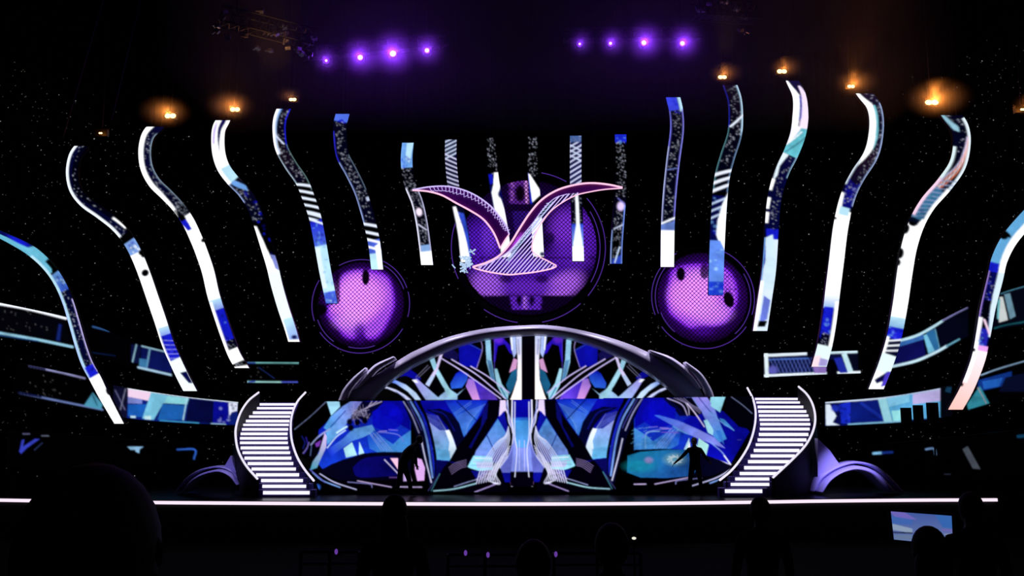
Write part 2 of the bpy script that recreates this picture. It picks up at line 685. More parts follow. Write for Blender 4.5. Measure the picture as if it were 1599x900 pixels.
def paint(k, c):
    B0 = (0, 0, 0)
    if k == 1:
        c.R(355, 425, (110, 196, 226)); c.poly([(10, 362), (21, 362), (21, 392), (12, 388)], NAVY); c.blob(15, 380, 5, 8, BLUE)
        c.R(410, 428, B0, 12, 21); c.bite(14, 426, 5, 5)
        c.R(428, 456, LBLUE, c2=(50, 90, 230)); c.mottle(5, 432, 19, 458, 12, [BLUE, CYAN, NAVY]); c.R(455, 585, DARK); c.S(455, 585, .14, 5, 17)
        c.E('l', 395, 585, 5, CYAN); c.E('l', 455, 590, 3, (170, 200, 250)); c.E('r', 470, 585, 2, (190, 180, 240)); c.R(572, 590, BLUE, 3, 19)
        c.mottle(3, 572, 19, 588, 9, [NAVY, LBLUE, BLUE]); c.R(588, 665, WHITE); c.bite(20, 616, 3, 5)
    elif k == 2:
        c.R(225, 372, DARK); c.poly([(12, 225), (21, 225), (21, 372), (16, 372), (9, 300)], B0, .8); c.S(228, 366, .08, 5, 19)
        c.E('l', 225, 372, 4.5, (232, 240, 252)); c.poly([(14, 345), (18, 345), (20, 362), (17, 362)], WHITE)
        c.R(366, 377, B0); c.R(377, 400, (130, 170, 240)); c.mottle(2, 378, 18, 396, 10, [BLUE, WHITE, NAVY]); c.R(396, 512, WHITE)
        c.bite(20, 402, 4, 4); c.bite(20, 398, 6, 4); c.bite(12, 427, 6, 5)
        c.R(512, 524, CYAN, c2=(140, 160, 250)); c.R(524, 562, BLUE); c.ST(528, 560, 8, 7, 1, (160, 160, 250)); c.mottle(3, 525, 18, 560, 10, [NAVY, BLUE, (60, 60, 240)])
        c.E('l', 512, 565, 3, WHITE); c.R(562, 612, (236, 250, 252)); c.poly([(9, 582), (20, 584), (20, 602), (14, 600)], NAVY)
    elif k == 3:
        c.R(195, 338, DARK); c.S(200, 338, .2, 8, 18); c.poly([(-1, 195), (8, 195), (8, 290), (5, 325), (-1, 335)], WHITE)
        c.E('r', 205, 330, 2, (120, 140, 160)); c.R(324, 336, B0, 0, 20, a=.7); c.S(318, 338, .5, 4, 19)
        c.R(338, 360, WHITE); c.poly([(-1, 334), (9, 340), (10, 362), (4, 360), (-1, 345)], BLUE); c.R(334, 342, B0, 0, 10)
        c.R(358, 470, WHITE); c.bite(20, 379, 4, 3); c.R(468, 484, CYAN, c2=(140, 160, 250)); c.R(484, 540, BLUE, 4, 20)
        c.mottle(5, 486, 19, 540, 16, [NAVY, LBLUE, BLUE]); c.E('l', 470, 560, 5, WHITE); c.R(532, 548, (4, 4, 30), 6, 21); c.S(530, 548, .3, 6)
        c.R(546, 566, WHITE); c.R(566, 573, B0, 6, 21); c.S(566, 573, .4); c.R(572, 577, WHITE)
    elif k == 4:
        c.R(183, 290, WHITE); c.poly([(8, 183), (15, 183), (13, 215), (11, 240)], NAVY); c.poly([(3, 190), (6, 200), (5, 225), (2, 225)], (200, 180, 240))
        c.R(262, 286, CYAN, 6, 21); c.R(283, 352, (2, 4, 30)); c.S(285, 352, .22); c.poly([(4, 283), (12, 283), (19, 296), (16, 302), (8, 292)], LBLUE)
        c.E('l', 283, 312, 2, (140, 160, 210)); c.mottle(10, 300, 19, 340, 8, [BLUE, NAVY]); c.R(345, 420, B0); c.mottle(8, 345, 19, 400, 10, [NAVY, BLUE])
        c.poly([(-1, 350), (4, 352), (9, 385), (12, 405), (20, 410), (20, 430), (-1, 430)], WHITE); c.poly([(12, 398), (20, 402), (20, 425), (14, 420)], (140, 150, 230))
        c.R(424, 500, (234, 250, 252)); c.R(498, 536, CYAN, c2=(140, 160, 240)); c.E('l', 495, 535, 3, WHITE); c.blob(13, 527, 5, 3, NAVY); c.R(531, 536, WHITE)
    elif k == 5:
        c.R(165, 285, (2, 3, 26)); c.S(172, 285, .24, 6, 18); c.E('l', 165, 238, 6, WHITE); c.poly([(4, 165), (8, 165), (5, 238), (3, 238)], LBLUE, .6)
        c.E('r', 165, 238, 2, BLUE); c.line([(4, 210), (15, 226)], 2.2, (210, 220, 250)); c.E('l', 238, 285, 1.6, (160, 180, 200)); c.E('r', 228, 300, 1.4, (90, 120, 120))
        c.ST(283, 345, 12, 11, 3.5, (225, 235, 252)); c.R(345, 386, BLUE, c2=(80, 110, 240)); c.mottle(2, 345, 18, 386, 22, [LBLUE, BLUE, NAVY])
        c.ST(330, 350, 12, 10, 3, (225, 235, 252)); c.R(384, 458, CYAN); c.R(386, 450, (220, 238, 246), 0, 8); c.mottle(8, 384, 19, 450, 14, [LBLUE, CYAN]); c.R(456, 476, (70, 100, 230)); c.mottle(1, 454, 19, 476, 16, [CYAN, LBLUE, BLUE])
    elif k == 6:
        c.R(175, 350, (2, 3, 26)); c.R(175, 190, (84, 120, 246)); c.poly([(4, 190), (12, 186), (18, 192)], BLUE); c.S(190, 345, .26, 4, 18)
        c.E('l', 205, 250, 2, (40, 40, 200)); c.E('l', 250, 350, 2, (140, 160, 220)); c.E('r', 245, 300, 1.5, (90, 110, 130)); c.R(310, 316, (190, 200, 230), 15, 20)
        c.ST(347, 390, 9, 13, 4, (226, 234, 255)); c.R(375, 398, (80, 110, 240)); c.ST(372, 390, 9, 12, 4, (236, 240, 255)); c.R(396, 423, CYAN); c.poly([(10, 385), (20, 380), (20, 423), (12, 423)], WHITE)
    elif k == 7:
        c.R(220, 300, (0, 0, 8)); c.R(222, 262, LBLUE); c.poly([(8, 224), (20, 222), (16, 256), (9, 250)], CYAN); c.mottle(1, 245, 16, 264, 9, [BLUE]); c.S(262, 300, .35, 0, 18)
        c.R(300, 390, (2, 2, 18)); c.S(300, 392, .28); c.E('l', 292, 400, 2.5, (225, 225, 250)); c.E('r', 300, 400, 2.2, (180, 180, 215)); c.blob(9, 331, 5, 6, (246, 226, 255), 1, .3)
        c.line([(4, 350), (16, 360)], 2, (200, 200, 230)); c.R(383, 395, (140, 180, 240), 3, 18); c.R(393, 416, WHITE)
    elif k == 8:
        c.R(215, 300, (6, 6, 60)); c.ST(216, 255, -10, 6.5, 2.2, (200, 215, 245)); c.ST(240, 292, 10, 7, 2.2, (210, 210, 245)); c.R(292, 326, B0)
        c.R(320, 410, (8, 10, 40)); c.poly([(8, 330), (18, 335), (20, 410), (8, 410)], (50, 80, 220)); c.poly([(2, 322), (7, 322), (12, 360), (17, 400), (17, 410), (1, 410)], WHITE); c.stars(6, 330, 18, 350, 10)
    elif k == 9:
        c.S(215, 272, .3, 2, 18); c.poly([(1, 272), (9, 272), (9, 285), (2, 288)], BLUE); c.R(290, 410, (10, 16, 90)); c.poly([(12, 270), (20, 270), (20, 292), (15, 302), (20, 330), (20, 402), (3, 402), (2, 300), (8, 288)], WHITE)
        c.blob(17, 305, 4, 5, NAVY)
    elif k == 10:
        c.S(213, 275, .3, 2, 18); c.poly([(0, 270), (4, 272), (20, 298), (20, 305), (4, 316)], WHITE); c.poly([(0, 270), (1, 270), (5, 330), (0, 330)], BLUE)
        c.R(318, 345, (20, 10, 50)); c.R(340, 402, (240, 246, 240)); c.blob(17, 397, 4, 3, NAVY)
    elif k == 11:
        c.R(212, 290, (8, 10, 80)); c.ST(226, 250, 10, 8, 2.2, (200, 215, 245)); c.ST(222, 296, -12, 8, 2.4, (210, 215, 250)); c.R(212, 222, (70, 100, 160)); c.stars(0, 212, 20, 222, 10)
        c.R(292, 360, (2, 2, 22)); c.S(300, 350, .25); c.R(350, 410, (40, 70, 220), c2=(160, 200, 250)); c.poly([(8, 300), (13, 300), (14, 350), (18, 378), (20, 410), (0, 410), (2, 380), (8, 350)], (236, 244, 255)); c.R(385, 410, (240, 246, 255))
    elif k == 12:
        c.R(208, 222, (28, 44, 220)); c.mottle(1, 208, 19, 224, 8, [LBLUE, BLUE]); c.S(222, 310, .28, 2, 18); c.R(308, 360, (2, 2, 20)); c.blob(12, 322, 6, 7, (222, 200, 255), 1, .4)
        c.line([(6, 310), (18, 318)], 1.5, (120, 120, 220)); c.line([(4, 358), (19, 350)], 2, (190, 200, 230)); c.S(330, 405, .3); c.E('l', 360, 414, 2, (140, 170, 235)); c.E('r', 320, 414, 2, (110, 140, 230))
        c.poly([(4, 405), (18, 398), (18, 414), (2, 414)], (40, 70, 190)); c.line([(8, 410), (15, 386)], 2.2, (200, 220, 250))
    elif k == 13:
        c.R(150, 350, (1, 2, 20)); c.S(172, 348, .24, 4, 16); c.R(150, 172, (56, 70, 230), -1, 15); c.mottle(1, 150, 15, 180, 14, [BLUE, (60, 70, 220)]); c.E('r', 150, 175, 4, CYAN)
        c.E('l', 172, 350, 1.8, (110, 110, 220)); c.E('r', 172, 350, 1.8, (130, 130, 235)); c.E('l', 230, 350, 1.6, (170, 180, 225)); c.line([(3, 266), (17, 262)], 1.5, (90, 110, 180))
        c.line([(0, 350), (20, 340)], 3, (235, 240, 250)); c.R(351, 362, (110, 140, 225)); c.poly([(-1, 352), (21, 344), (21, 350), (-1, 360)], (110, 140, 225)); c.R(360, 420, WHITE)
    elif k == 14:
        c.R(130, 300, (1, 3, 22)); c.S(135, 262, .24, 4, 17); c.E('r', 130, 210, 2.4, (180, 215, 240)); c.E('l', 130, 205, 1.6, (30, 40, 170)); c.E('l', 200, 300, 1.6, (80, 130, 140)); c.E('r', 205, 300, 1.6, (110, 140, 180))
        c.line([(3, 198), (20, 180)], 3, (225, 235, 250)); c.ST(276, 312, -13, 12, 4.4, (228, 234, 250)); c.R(306, 400, (5, 8, 80)); c.mottle(1, 310, 14, 400, 26, [BLUE, LBLUE, NAVY])
        c.ST(320, 345, -13, 11, 3, (190, 210, 245)); c.poly([(21, 298), (21, 400), (14, 385), (8, 366), (9, 345), (14, 318)], (240, 246, 255)); c.R(376, 464, (96, 140, 236)); c.poly([(21, 350), (21, 392), (12, 372), (12, 350)], WHITE)
        c.mottle(1, 380, 19, 440, 20, [CYAN, LBLUE, (90, 120, 230)]); c.R(440, 463, (30, 66, 215)); c.mottle(2, 438, 18, 461, 12, [LBLUE, BLUE])
    elif k == 15:
        c.R(120, 260, (2, 6, 60)); c.poly([(-1, 120), (4, 128), (11, 150), (9, 180), (7, 215), (-1, 245)], WHITE); c.poly([(14, 136), (17, 136), (21, 150), (21, 215), (9, 215), (10, 190)], (240, 222, 250))
        c.poly([(10, 150), (13, 150), (11, 185), (8, 190)], (60, 60, 190)); c.R(200, 243, (110, 214, 232)); c.line([(0, 230), (14, 205)], 1.5, WHITE); c.line([(3, 240), (20, 212)], 1.2, (40, 90, 120)); c.poly([(0, 200), (14, 196), (4, 222), (0, 230)], (245, 235, 250))
        c.R(243, 365, (2, 6, 60)); c.S(245, 362, .2, 8, 18); c.E('r', 240, 275, 1.5, (140, 180, 210)); c.poly([(-1, 243), (8, 243), (4, 262), (6, 275), (2, 286)], (225, 240, 250))
        for y in (290, 318, 340): c.poly([(-1, y - 8), (5, y - 8), (4, y + 9), (-1, y + 9)], WHITE)
        c.R(358, 378, BLUE, 3, 20); c.mottle(3, 356, 18, 380, 8, [NAVY, BLUE]); c.R(374, 520, (214, 232, 250)); c.poly([(-1, 372), (10, 372), (2, 420), (-1, 420)], (60, 80, 220)); c.poly([(2, 372), (12, 366), (20, 420), (20, 450), (6, 450)], (210, 236, 252))
        c.poly([(8, 462), (18, 468), (17, 498), (7, 506)], (90, 110, 230), .9); c.poly([(6, 502), (18, 500), (16, 510), (5, 511)], B0); c.E('l', 440, 520, 5, WHITE); c.E('l', 372, 440, 2, LBLUE)
    elif k == 16:
        c.R(140, 322, (1, 4, 40)); c.S(146, 320, .24, 9, 18); c.poly([(-1, 140), (3, 142), (10, 165), (11, 200), (10, 230), (3, 262), (-1, 290)], WHITE); c.E('r', 165, 320, 1.8, (150, 170, 215))
        c.poly([(9, 165), (12, 165), (13, 215), (10, 235)], (120, 200, 215)); c.E('l', 255, 292, 2.5, (200, 215, 230)); c.R(286, 325, (8, 12, 130), 3, 18); c.mottle(3, 284, 18, 330, 18, [BLUE, NAVY, (2, 3, 30)]); c.S(288, 320, .3, 4, 18)
        c.poly([(-1, 304), (4, 304), (6, 325), (20, 330), (20, 345), (-1, 345)], WHITE); c.R(324, 338, CYAN, 4, 17); c.R(336, 462, WHITE); c.bite(0, 343, 3, 2); c.R(458, 482, WHITE, c2=(150, 190, 245)); c.R(480, 530, BLUE, 1, 14)
        c.mottle(2, 480, 14, 528, 14, [NAVY, BLUE, LBLUE]); c.E('r', 470, 545, 5, WHITE); c.R(522, 542, (2, 4, 40), 2, 14); c.S(520, 542, .3, 3, 14); c.R(540, 576, (226, 246, 246)); c.R(560, 572, (180, 170, 235), 8, 20); c.poly([(-1, 560), (8, 556), (9, 576), (-1, 576)], (240, 215, 225))
    elif k == 17:
        c.R(175, 350, (1, 4, 30)); c.S(180, 290, .1, 5, 15); c.poly([(-1, 175), (3, 178), (9, 198), (8, 206), (3, 200)], (150, 200, 220)); c.E('r', 190, 345, 3, (226, 240, 250)); c.E('l', 230, 285, 4, (216, 236, 240))
        for i, cc in enumerate([(225, 120, 80), (230, 220, 230), (230, 150, 130), (200, 200, 240)]):
            c.line([(17 - i * .3, 215), (15 - i * 1.5, 255), (11 - i * 2.4, 285), (4 - i, 310)], 1.4, cc)
        c.R(296, 346, (56, 116, 160)); c.ST(290, 350, -14, 6, 1.2, (150, 170, 215)); c.E('l', 285, 340, 4, (235, 200, 225)); c.E('r', 290, 350, 4, WHITE); c.mottle(5, 300, 14, 340, 8, [(60, 140, 170), (70, 100, 170)])
        c.R(343, 356, (2, 14, 40), -1, 14); c.R(352, 500, WHITE); c.poly([(14, 340), (21, 340), (21, 356), (10, 356)], WHITE); c.bite(0, 362, 4, 7); c.bite(5, 352, 5, 3); c.bite(0, 398, 5, 8); c.bite(0, 412, 3, 5)
        c.R(496, 514, CYAN, c2=(120, 170, 220)); c.R(512, 532, BLUE); c.mottle(1, 512, 19, 534, 16, [NAVY, LBLUE, (70, 70, 250)]); c.R(530, 558, (4, 6, 50)); c.ST(536, 556, -8, 8, 2.4, (235, 240, 250)); c.E('l', 528, 570, 4, WHITE)
        c.R(554, 584, (226, 244, 246)); c.R(582, 612, WHITE); c.poly([(3, 596), (16, 578), (20, 578), (19, 590), (8, 600)], (6, 8, 70)); c.poly([(14, 580), (21, 576), (21, 600), (15, 604)], (80, 60, 210))
    elif k == 18:
        c.R(315, 420, (104, 178, 232)); c.poly([(12, 315), (21, 315), (21, 440), (13, 440), (11, 380)], WHITE); c.bite(1, 374, 6, 5); c.bite(1, 371, 9, 3); c.R(412, 428, BLUE, -1, 12); c.R(426, 528, (4, 8, 90)); c.mottle(2, 428, 12, 470, 10, [BLUE, NAVY]); c.S(430, 525, .2, 3, 14)
        c.poly([(12, 425), (21, 425), (21, 525), (17, 525), (13, 480)], (214, 236, 252)); c.E('l', 425, 500, 1.6, (160, 130, 220)); c.R(470, 512, (1, 2, 14), 3, 13); c.E('l', 497, 560, 6, (240, 238, 250))
        c.R(514, 546, (40, 40, 200), 6, 17); c.mottle(6, 514, 17, 544, 12, [BLUE, NAVY, LBLUE]); c.line([(8, 500), (18, 520)], 3, (235, 200, 225)); c.R(540, 556, (230, 160, 235), 6, 20); c.R(548, 645, (248, 232, 240), c2=(250, 186, 176)); c.E('l', 535, 600, 6, WHITE); c.bite(0, 549, 3, 3); c.bite(0, 605, 3, 3)


RIB = {
    1: ([(-14, 360), (20, 376), (50, 393), (75, 416), (93, 442), (106, 472), (116, 505), (126, 540), (136, 568), (149, 592), (162, 618), (175, 642), (186, 662)], [(0, 10), (.2, 17), (.8, 18), (1, 13)]),
    2: ([(127, 228), (116, 245), (112, 270), (117, 295), (132, 315), (157, 333), (182, 353), (201, 376), (214, 400), (226, 430), (238, 465), (250, 500), (262, 537), (275, 567), (286, 590), (297, 611)], [(0, 18), (.5, 19), (1, 19)]),
    3: ([(243, 198), (231, 212), (226, 235), (229, 262), (241, 285), (259, 303), (277, 322), (293, 345), (305, 370), (315, 395), (325, 425), (333, 460), (344, 495), (356, 530), (366, 555), (378, 575)], [(0, 20), (1, 19)]),
    4: ([(348, 188), (341, 205), (341, 235), (348, 260), (362, 280), (380, 299), (395, 322), (406, 352), (416, 385), (425, 415), (432, 445), (442, 480), (452, 510), (459, 534)], [(0, 21), (.5, 19), (1, 17)]),
    5: ([(443, 170), (437, 187), (436, 207), (440, 232), (454, 258), (471, 283), (482, 310), (492, 340), (500, 380), (507, 420), (513, 450), (518, 474)], [(0, 21), (1, 18)]),
    6: ([(535, 178), (531, 195), (531, 215), (535, 243), (548, 268), (562, 297), (571, 325), (579, 355), (585, 385), (589, 421)], [(0, 21), (1, 18.5)]),
    7: ([(637, 223), (635, 245), (636, 268), (641, 290), (651, 315), (658, 345), (663, 380), (667, 414)], [(0, 18), (1, 18.5)]),
    8: ([(704, 218), (704, 250), (708, 290), (716, 330), (723, 365), (728, 410)], [(0, 18), (1, 18)]),
    9: ([(767, 215), (768, 245), (771, 280), (778, 320), (785, 360), (790, 402)], [(0, 16), (1, 18)]),
    10: ([(832, 213), (832, 260), (835, 300), (838, 345), (841, 401)], [(0, 17), (1, 17)]),
    11: ([(899, 212), (899, 280), (901, 330), (903, 408)], [(0, 18), (1, 18)]),
    12: ([(969, 210), (970, 250), (970, 290), (966, 340), (963, 380), (962, 412)], [(0, 18), (1, 19)]),
    13: ([(1051, 152), (1056, 175), (1057, 205), (1051, 252), (1046, 300), (1043, 350), (1042, 417)], [(0, 22), (1, 21)]),
    14: ([(1140, 133), (1147, 155), (1149, 180), (1147, 210), (1136, 245), (1128, 275), (1124, 310), (1121, 360), (1119, 410), (1118, 461)], [(0, 22), (.4, 24), (1, 23)]),
    15: ([(1237, 126), (1248, 150), (1250, 180), (1246, 210), (1235, 240), (1223, 264), (1214, 290), (1208, 320), (1205, 360), (1201, 420), (1194, 470), (1187, 517)], [(0, 18), (.15, 25), (.5, 22), (1, 22)]),
    16: ([(1350, 146), (1364, 165), (1369, 190), (1366, 222), (1358, 246), (1341, 272), (1328, 297), (1319, 325), (1312, 360), (1306, 410), (1301, 450), (1295, 500), (1288, 540), (1279, 573)], [(0, 22), (.3, 24), (1, 23)]),
    17: ([(1486, 180), (1499, 200), (1502, 225), (1495, 258), (1474, 289), (1449, 318), (1432, 348), (1420, 385), (1413, 425), (1406, 475), (1396, 528), (1383, 570), (1368, 608)], [(0, 28), (.3, 26), (1, 22)]),
    18: ([(1628, 318), (1599, 347), (1576, 375), (1561, 405), (1554, 435), (1543, 480), (1536, 520), (1528, 560), (1511, 605), (1492, 640)], [(0, 26), (.4, 25), (1, 20)]),
}
RLAB = {
    1: 'curved LED ribbon cut by the left edge of the picture, lowest one on the left',
    2: 'wavy LED ribbon second from the left, thin white left edge and white lower half',
    3: 'wavy LED ribbon third from the left, thick white edge at its hooked top',
    4: 'wavy LED ribbon fourth from the left with solid white curved top',
    5: 'wavy LED ribbon with diagonal stripes, its foot in front of the left round screen',
    6: 'LED ribbon ending on the upper rim of the left round screen, blue block on top',
    7: 'short LED ribbon left of the emblem tip with a white square foot',
    8: 'short hatched LED ribbon behind the left wing of the emblem',
    9: 'short LED ribbon behind the emblem, left of the two in the middle, starry top',
    10: 'short LED ribbon behind the emblem, right of the two in the middle, starry top',
    11: 'short hatched LED ribbon behind the right wing of the emblem with white foot',
    12: 'short dark LED ribbon at the right tip of the emblem, blue top and outlined foot',
    13: 'long straight LED ribbon with square white foot, left of the right round screen',
    14: 'LED ribbon with diagonal stripes and blue foot in front of the right round screen',
    15: 'wavy LED ribbon with pink and turquoise hooked top, just right of the right round screen',
    16: 'wavy LED ribbon whose foot overlaps the small box screen on the right',
    17: 'wavy LED ribbon second from the right with streaked pink and teal bend',
    18: 'curved LED ribbon cut by the right edge of the picture, pinkish foot',
}
for k, (pts, ws) in RIB.items():
    cp = resample(catmull(pts, 10), 1.15)
    N = len(cp)
    tt = np.linspace(0, 1, N)
    wd = np.interp(tt, [q[0] for q in ws], [q[1] for q in ws])
    tan = np.gradient(cp, axis=0)
    tan /= np.hypot(tan[:, 0], tan[:, 1])[:, None]
    nor = np.stack([tan[:, 1], -tan[:, 0]], 1)
    nor *= np.sign(nor[:, :1] + 1e-9)
    # ends are cut level
    s_ = np.arange(N) * 1.15
    e0 = np.clip(1 - s_ / 16.0, 0, 1); e1 = np.clip(1 - (s_[-1] - s_) / 16.0, 0, 1)
    kk = np.maximum(e0 * (1 if k not in (1, 18) else 0), e1)[:, None]
    ne = nor * (1 - kk) + np.array([1.0, 0]) * kk
    ne /= np.hypot(ne[:, 0], ne[:, 1])[:, None]
    sc = 1 / np.clip((ne * nor).sum(1), 0.6, 1)
    MU = 15
    U = np.linspace(0, 1, MU)
    X = cp[:, :1] + ne[:, :1] * (U[None] - .5) * (wd * sc)[:, None]
    Y_ = cp[:, 1:] + ne[:, 1:] * (U[None] - .5) * (wd * sc)[:, None]
    D0 = ribbon_Y(pts[len(pts) // 2][0])
    D = (D0 + 0.35 * np.cos(2 * math.pi * tt))[:, None] + 0 * X
    c = RC(-1, cp[:, 1].min() - 6, 22, cp[:, 1].max() + 4)
    paint(k, c)
    texture(c, .4); c.blur(.4)
    colr = c.sample(U[None] * 20 + 0 * X, cp[:, 1:] + 0 * X)
    G = Parr(X, Y_, D)
    ctr = G.reshape(-1, 3).mean(0)
    low = G.reshape(-1, 3)[:, 2].min()
    root = empty('led_ribbon', (ctr[0], ctr[1], low), RLAB[k], 'LED screen', 'wavy LED ribbons hanging over the stage')
    grid_screen('led_panel', G, colr, root)
    # housing behind: closed shell 14 cm deep
    sub = list(range(0, N, 4)) + ([N - 1] if (N - 1) % 4 else [])
    hb = MB()
    vs = []
    for i in sub:
        l, r = Vector(G[i, 0]), Vector(G[i, -1])
        o1, o2 = Vector((0, .012, 0)), Vector((0, .16, 0))
        vs += [l + o1, r + o1, r + o2, l + o2]
    fs = []
    for i in range(len(sub) - 1):
        a = i * 4
        for q in range(4):
            fs.append((a + q, a + (q + 1) % 4, a + 4 + (q + 1) % 4, a + 4 + q))
    fs.append((3, 2, 1, 0)); a = (len(sub) - 1) * 4; fs.append((a, a + 1, a + 2, a + 3))
    hb.add(vs, fs)
    hb.build('housing', M['metal'], root)
    # steel wires up to the roof
    topc = (Vector(G[0, 3]) + Vector((0, .1, 0)))
    topd = (Vector(G[0, -4]) + Vector((0, .1, 0)))
    for q in (topc, topd):
        wire(q, Vector((q.x, q.y, 18.98)), 0.006, root)

# ================================================================== ROUND SCREENS
def round_screen(cx, cy, R, Y, label, painter, extra_rings, gain=1.75):
    c0 = P(cx, cy, Y)
    m = Y / (CP - (450 - cy) / F * SP) / F     # metres per pixel there
    RR = R * m
    root = empty('round_screen', (c0.x, c0.y, c0.z - RR), label, 'round screen', 'round violet screens with a wire grille')
    c = Canvas(cx - R - 6, cy - R - 6, cx + R + 6, cy + R + 6, (10, 0, 22))
    painter(c)
    # glowing disc, polar grid
    nr, na = int(R * .8), 150
    rr = np.linspace(0.002, 0.9, nr)[:, None] * RR
    aa = np.linspace(0, 2 * math.pi, na)[None]
    X = c0.x + rr * np.cos(aa); Z = c0.z + rr * np.sin(aa)
    G = np.stack([X, 0 * X + Y, Z], -1)
    f = Y * CP + (Z - CAM_Z) * SP
    px = 799.5 + X / f * F
    py = 450 - (-Y * SP + (Z - CAM_Z) * CP) / f * F
    grid_screen('backlit_panel', G, c.sample(px, py) * gain, root)
    # drum body behind
    b = MB(); b.cyl((c0.x, Y + .02, c0.z), (c0.x, Y + .35, c0.z), RR * .97, 48); b.build('drum', M['metal'], root)
    # wire grille in front
    g = MB()
    step = 4.6 * m
    k = -int(RR / step)
    while k * step < RR * .9:
        d = k * step
        hl = math.sqrt(max((RR * .9) ** 2 - d * d, 0))
        if hl > .05:
            for sgn in (1, -1):
                ux, uz = math.cos(math.radians(45 * sgn)), math.sin(math.radians(45 * sgn))
                nx, nz = -uz, ux
                g.tube([(c0.x + nx * d - ux * hl, Y - .06, c0.z + nz * d - uz * hl), (c0.x + nx * d + ux * hl, Y - .06, c0.z + nz * d + uz * hl)], .5 * m, 4)
        k += 1
    g.build('wire_grille', M['grille'], root)
    # rims
    def ring(rad, tube, yy, m_, name, a0=0, a1=360, n=90, par=None):
        q = MB()
        pts = [(c0.x + rad * math.cos(math.radians(a0 + (a1 - a0) * i / n)), yy, c0.z + rad * math.sin(math.radians(a0 + (a1 - a0) * i / n))) for i in range(n + 1)]
        q.tube(pts, tube, 6, cap=(a1 - a0) < 359)
        return q.build(name, m_, par or root, True)
    rim = ring(RR * .985, .05, Y - .03, M['metal'], 'rim')
    ring(RR * .90, .04, Y - .03, M['metal'], 'inner_rim')
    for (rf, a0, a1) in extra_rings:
        ring(RR * rf, .7 * m, Y - .1, M['glowdim'], 'rim_arc', a0, a1, 40, rim)  # dim violet lines of the ring frame, drawn as glowing arcs
    # hanging wires
    for sx in (-.5, .5):
        wire((c0.x + sx * RR, Y + .2, c0.z + RR * .8), (c0.x + sx * RR, Y + .2, 18.98), .008, root)
    return root


VIO = (214, 124, 255); VIO2 = (128, 44, 222); VDK = (58, 8, 122)


def paint_left(c):
    c.blob(564, 474, 60, 58, (40, 4, 86), 1, .22)
    p = [(513, 477), (530, 474), (531, 445), (537, 430), (552, 424), (566, 423), (584, 424), (603, 432), (612, 450), (615, 475), (610, 492), (600, 512), (588, 526), (574, 528), (564, 521), (553, 528), (538, 524), (526, 508), (512, 492)]
    c.poly([(564 + (x - 564) * 1.1, 474 + (y - 474) * 1.1) for x, y in p], VDK, .6, smooth=True)
    c.poly([(564 + (x - 564) * 1.04, 474 + (y - 474) * 1.04) for x, y in p], VIO2, .6, smooth=True)
    c.poly(p, VIO2, .9, smooth=True); c.poly([(564 + (x - 564) * .95, 475 + (y - 475) * .94) for x, y in p], (160, 76, 240), .9, smooth=True)
    c.blob(560, 466, 34, 36, VIO, .95, .35, gain=1.2); c.blob(545, 500, 22, 14, (214, 140, 255), .6, .6); c.blob(590, 460, 16, 22, VIO, .5, .6); c.blob(526, 482, 10, 8, VIO, .6, .5)
    c.blob(562, 520, 9, 14, VDK, .8, .6); c.blob(571, 433, 6, 13, (4, 0, 8), 1, .15); c.blob(500, 484, 11, 9, (2, 0, 4), 1, .2)
    c.poly([(524, 425), (530, 425), (531, 472), (524, 474)], (8, 0, 20), .8)


def paint_right(c):
    c.blob(1097, 464, 66, 62, (40, 4, 86), 1, .22)
    p = [(1040, 465), (1043, 445), (1048, 425), (1062, 416), (1085, 412), (1110, 414), (1135, 420), (1149, 440), (1152, 468), (1144, 488), (1132, 505), (1112, 511), (1092, 514), (1075, 512), (1060, 502), (1045, 488)]
    c.poly([(1097 + (x - 1097) * 1.07, 464 + (y - 464) * 1.07) for x, y in p], VDK, .7, smooth=True)
    c.poly(p, VIO2, .9, smooth=True); c.poly([(1097 + (x - 1097) * .93, 464 + (y - 464) * .92) for x, y in p], (160, 76, 240), .9, smooth=True)
    c.blob(1085, 462, 36, 32, VIO, .95, .4, gain=1.15); c.blob(1110, 488, 28, 16, (210, 130, 250), .7, .6); c.blob(1060, 460, 12, 20, VIO, .5, .6); c.blob(1097, 430, 24, 9, (206, 136, 255), .5, .6)
    c.blob(1098, 516, 16, 8, VDK, .8, .5); c.blob(1063, 428, 7, 11, (4, 0, 8), 1, .15); c.blob(1138, 468, 8, 13, (4, 0, 8), 1, .12, rot=-.25); c.blob(1100, 424, 7, 12, (20, 0, 40), .9, .2)
    c.line([(1130, 432), (1155, 432)], 1, (20, 0, 30), smooth=False); c.line([(1130, 452), (1150, 452)], 1, (20, 0, 30), smooth=False)


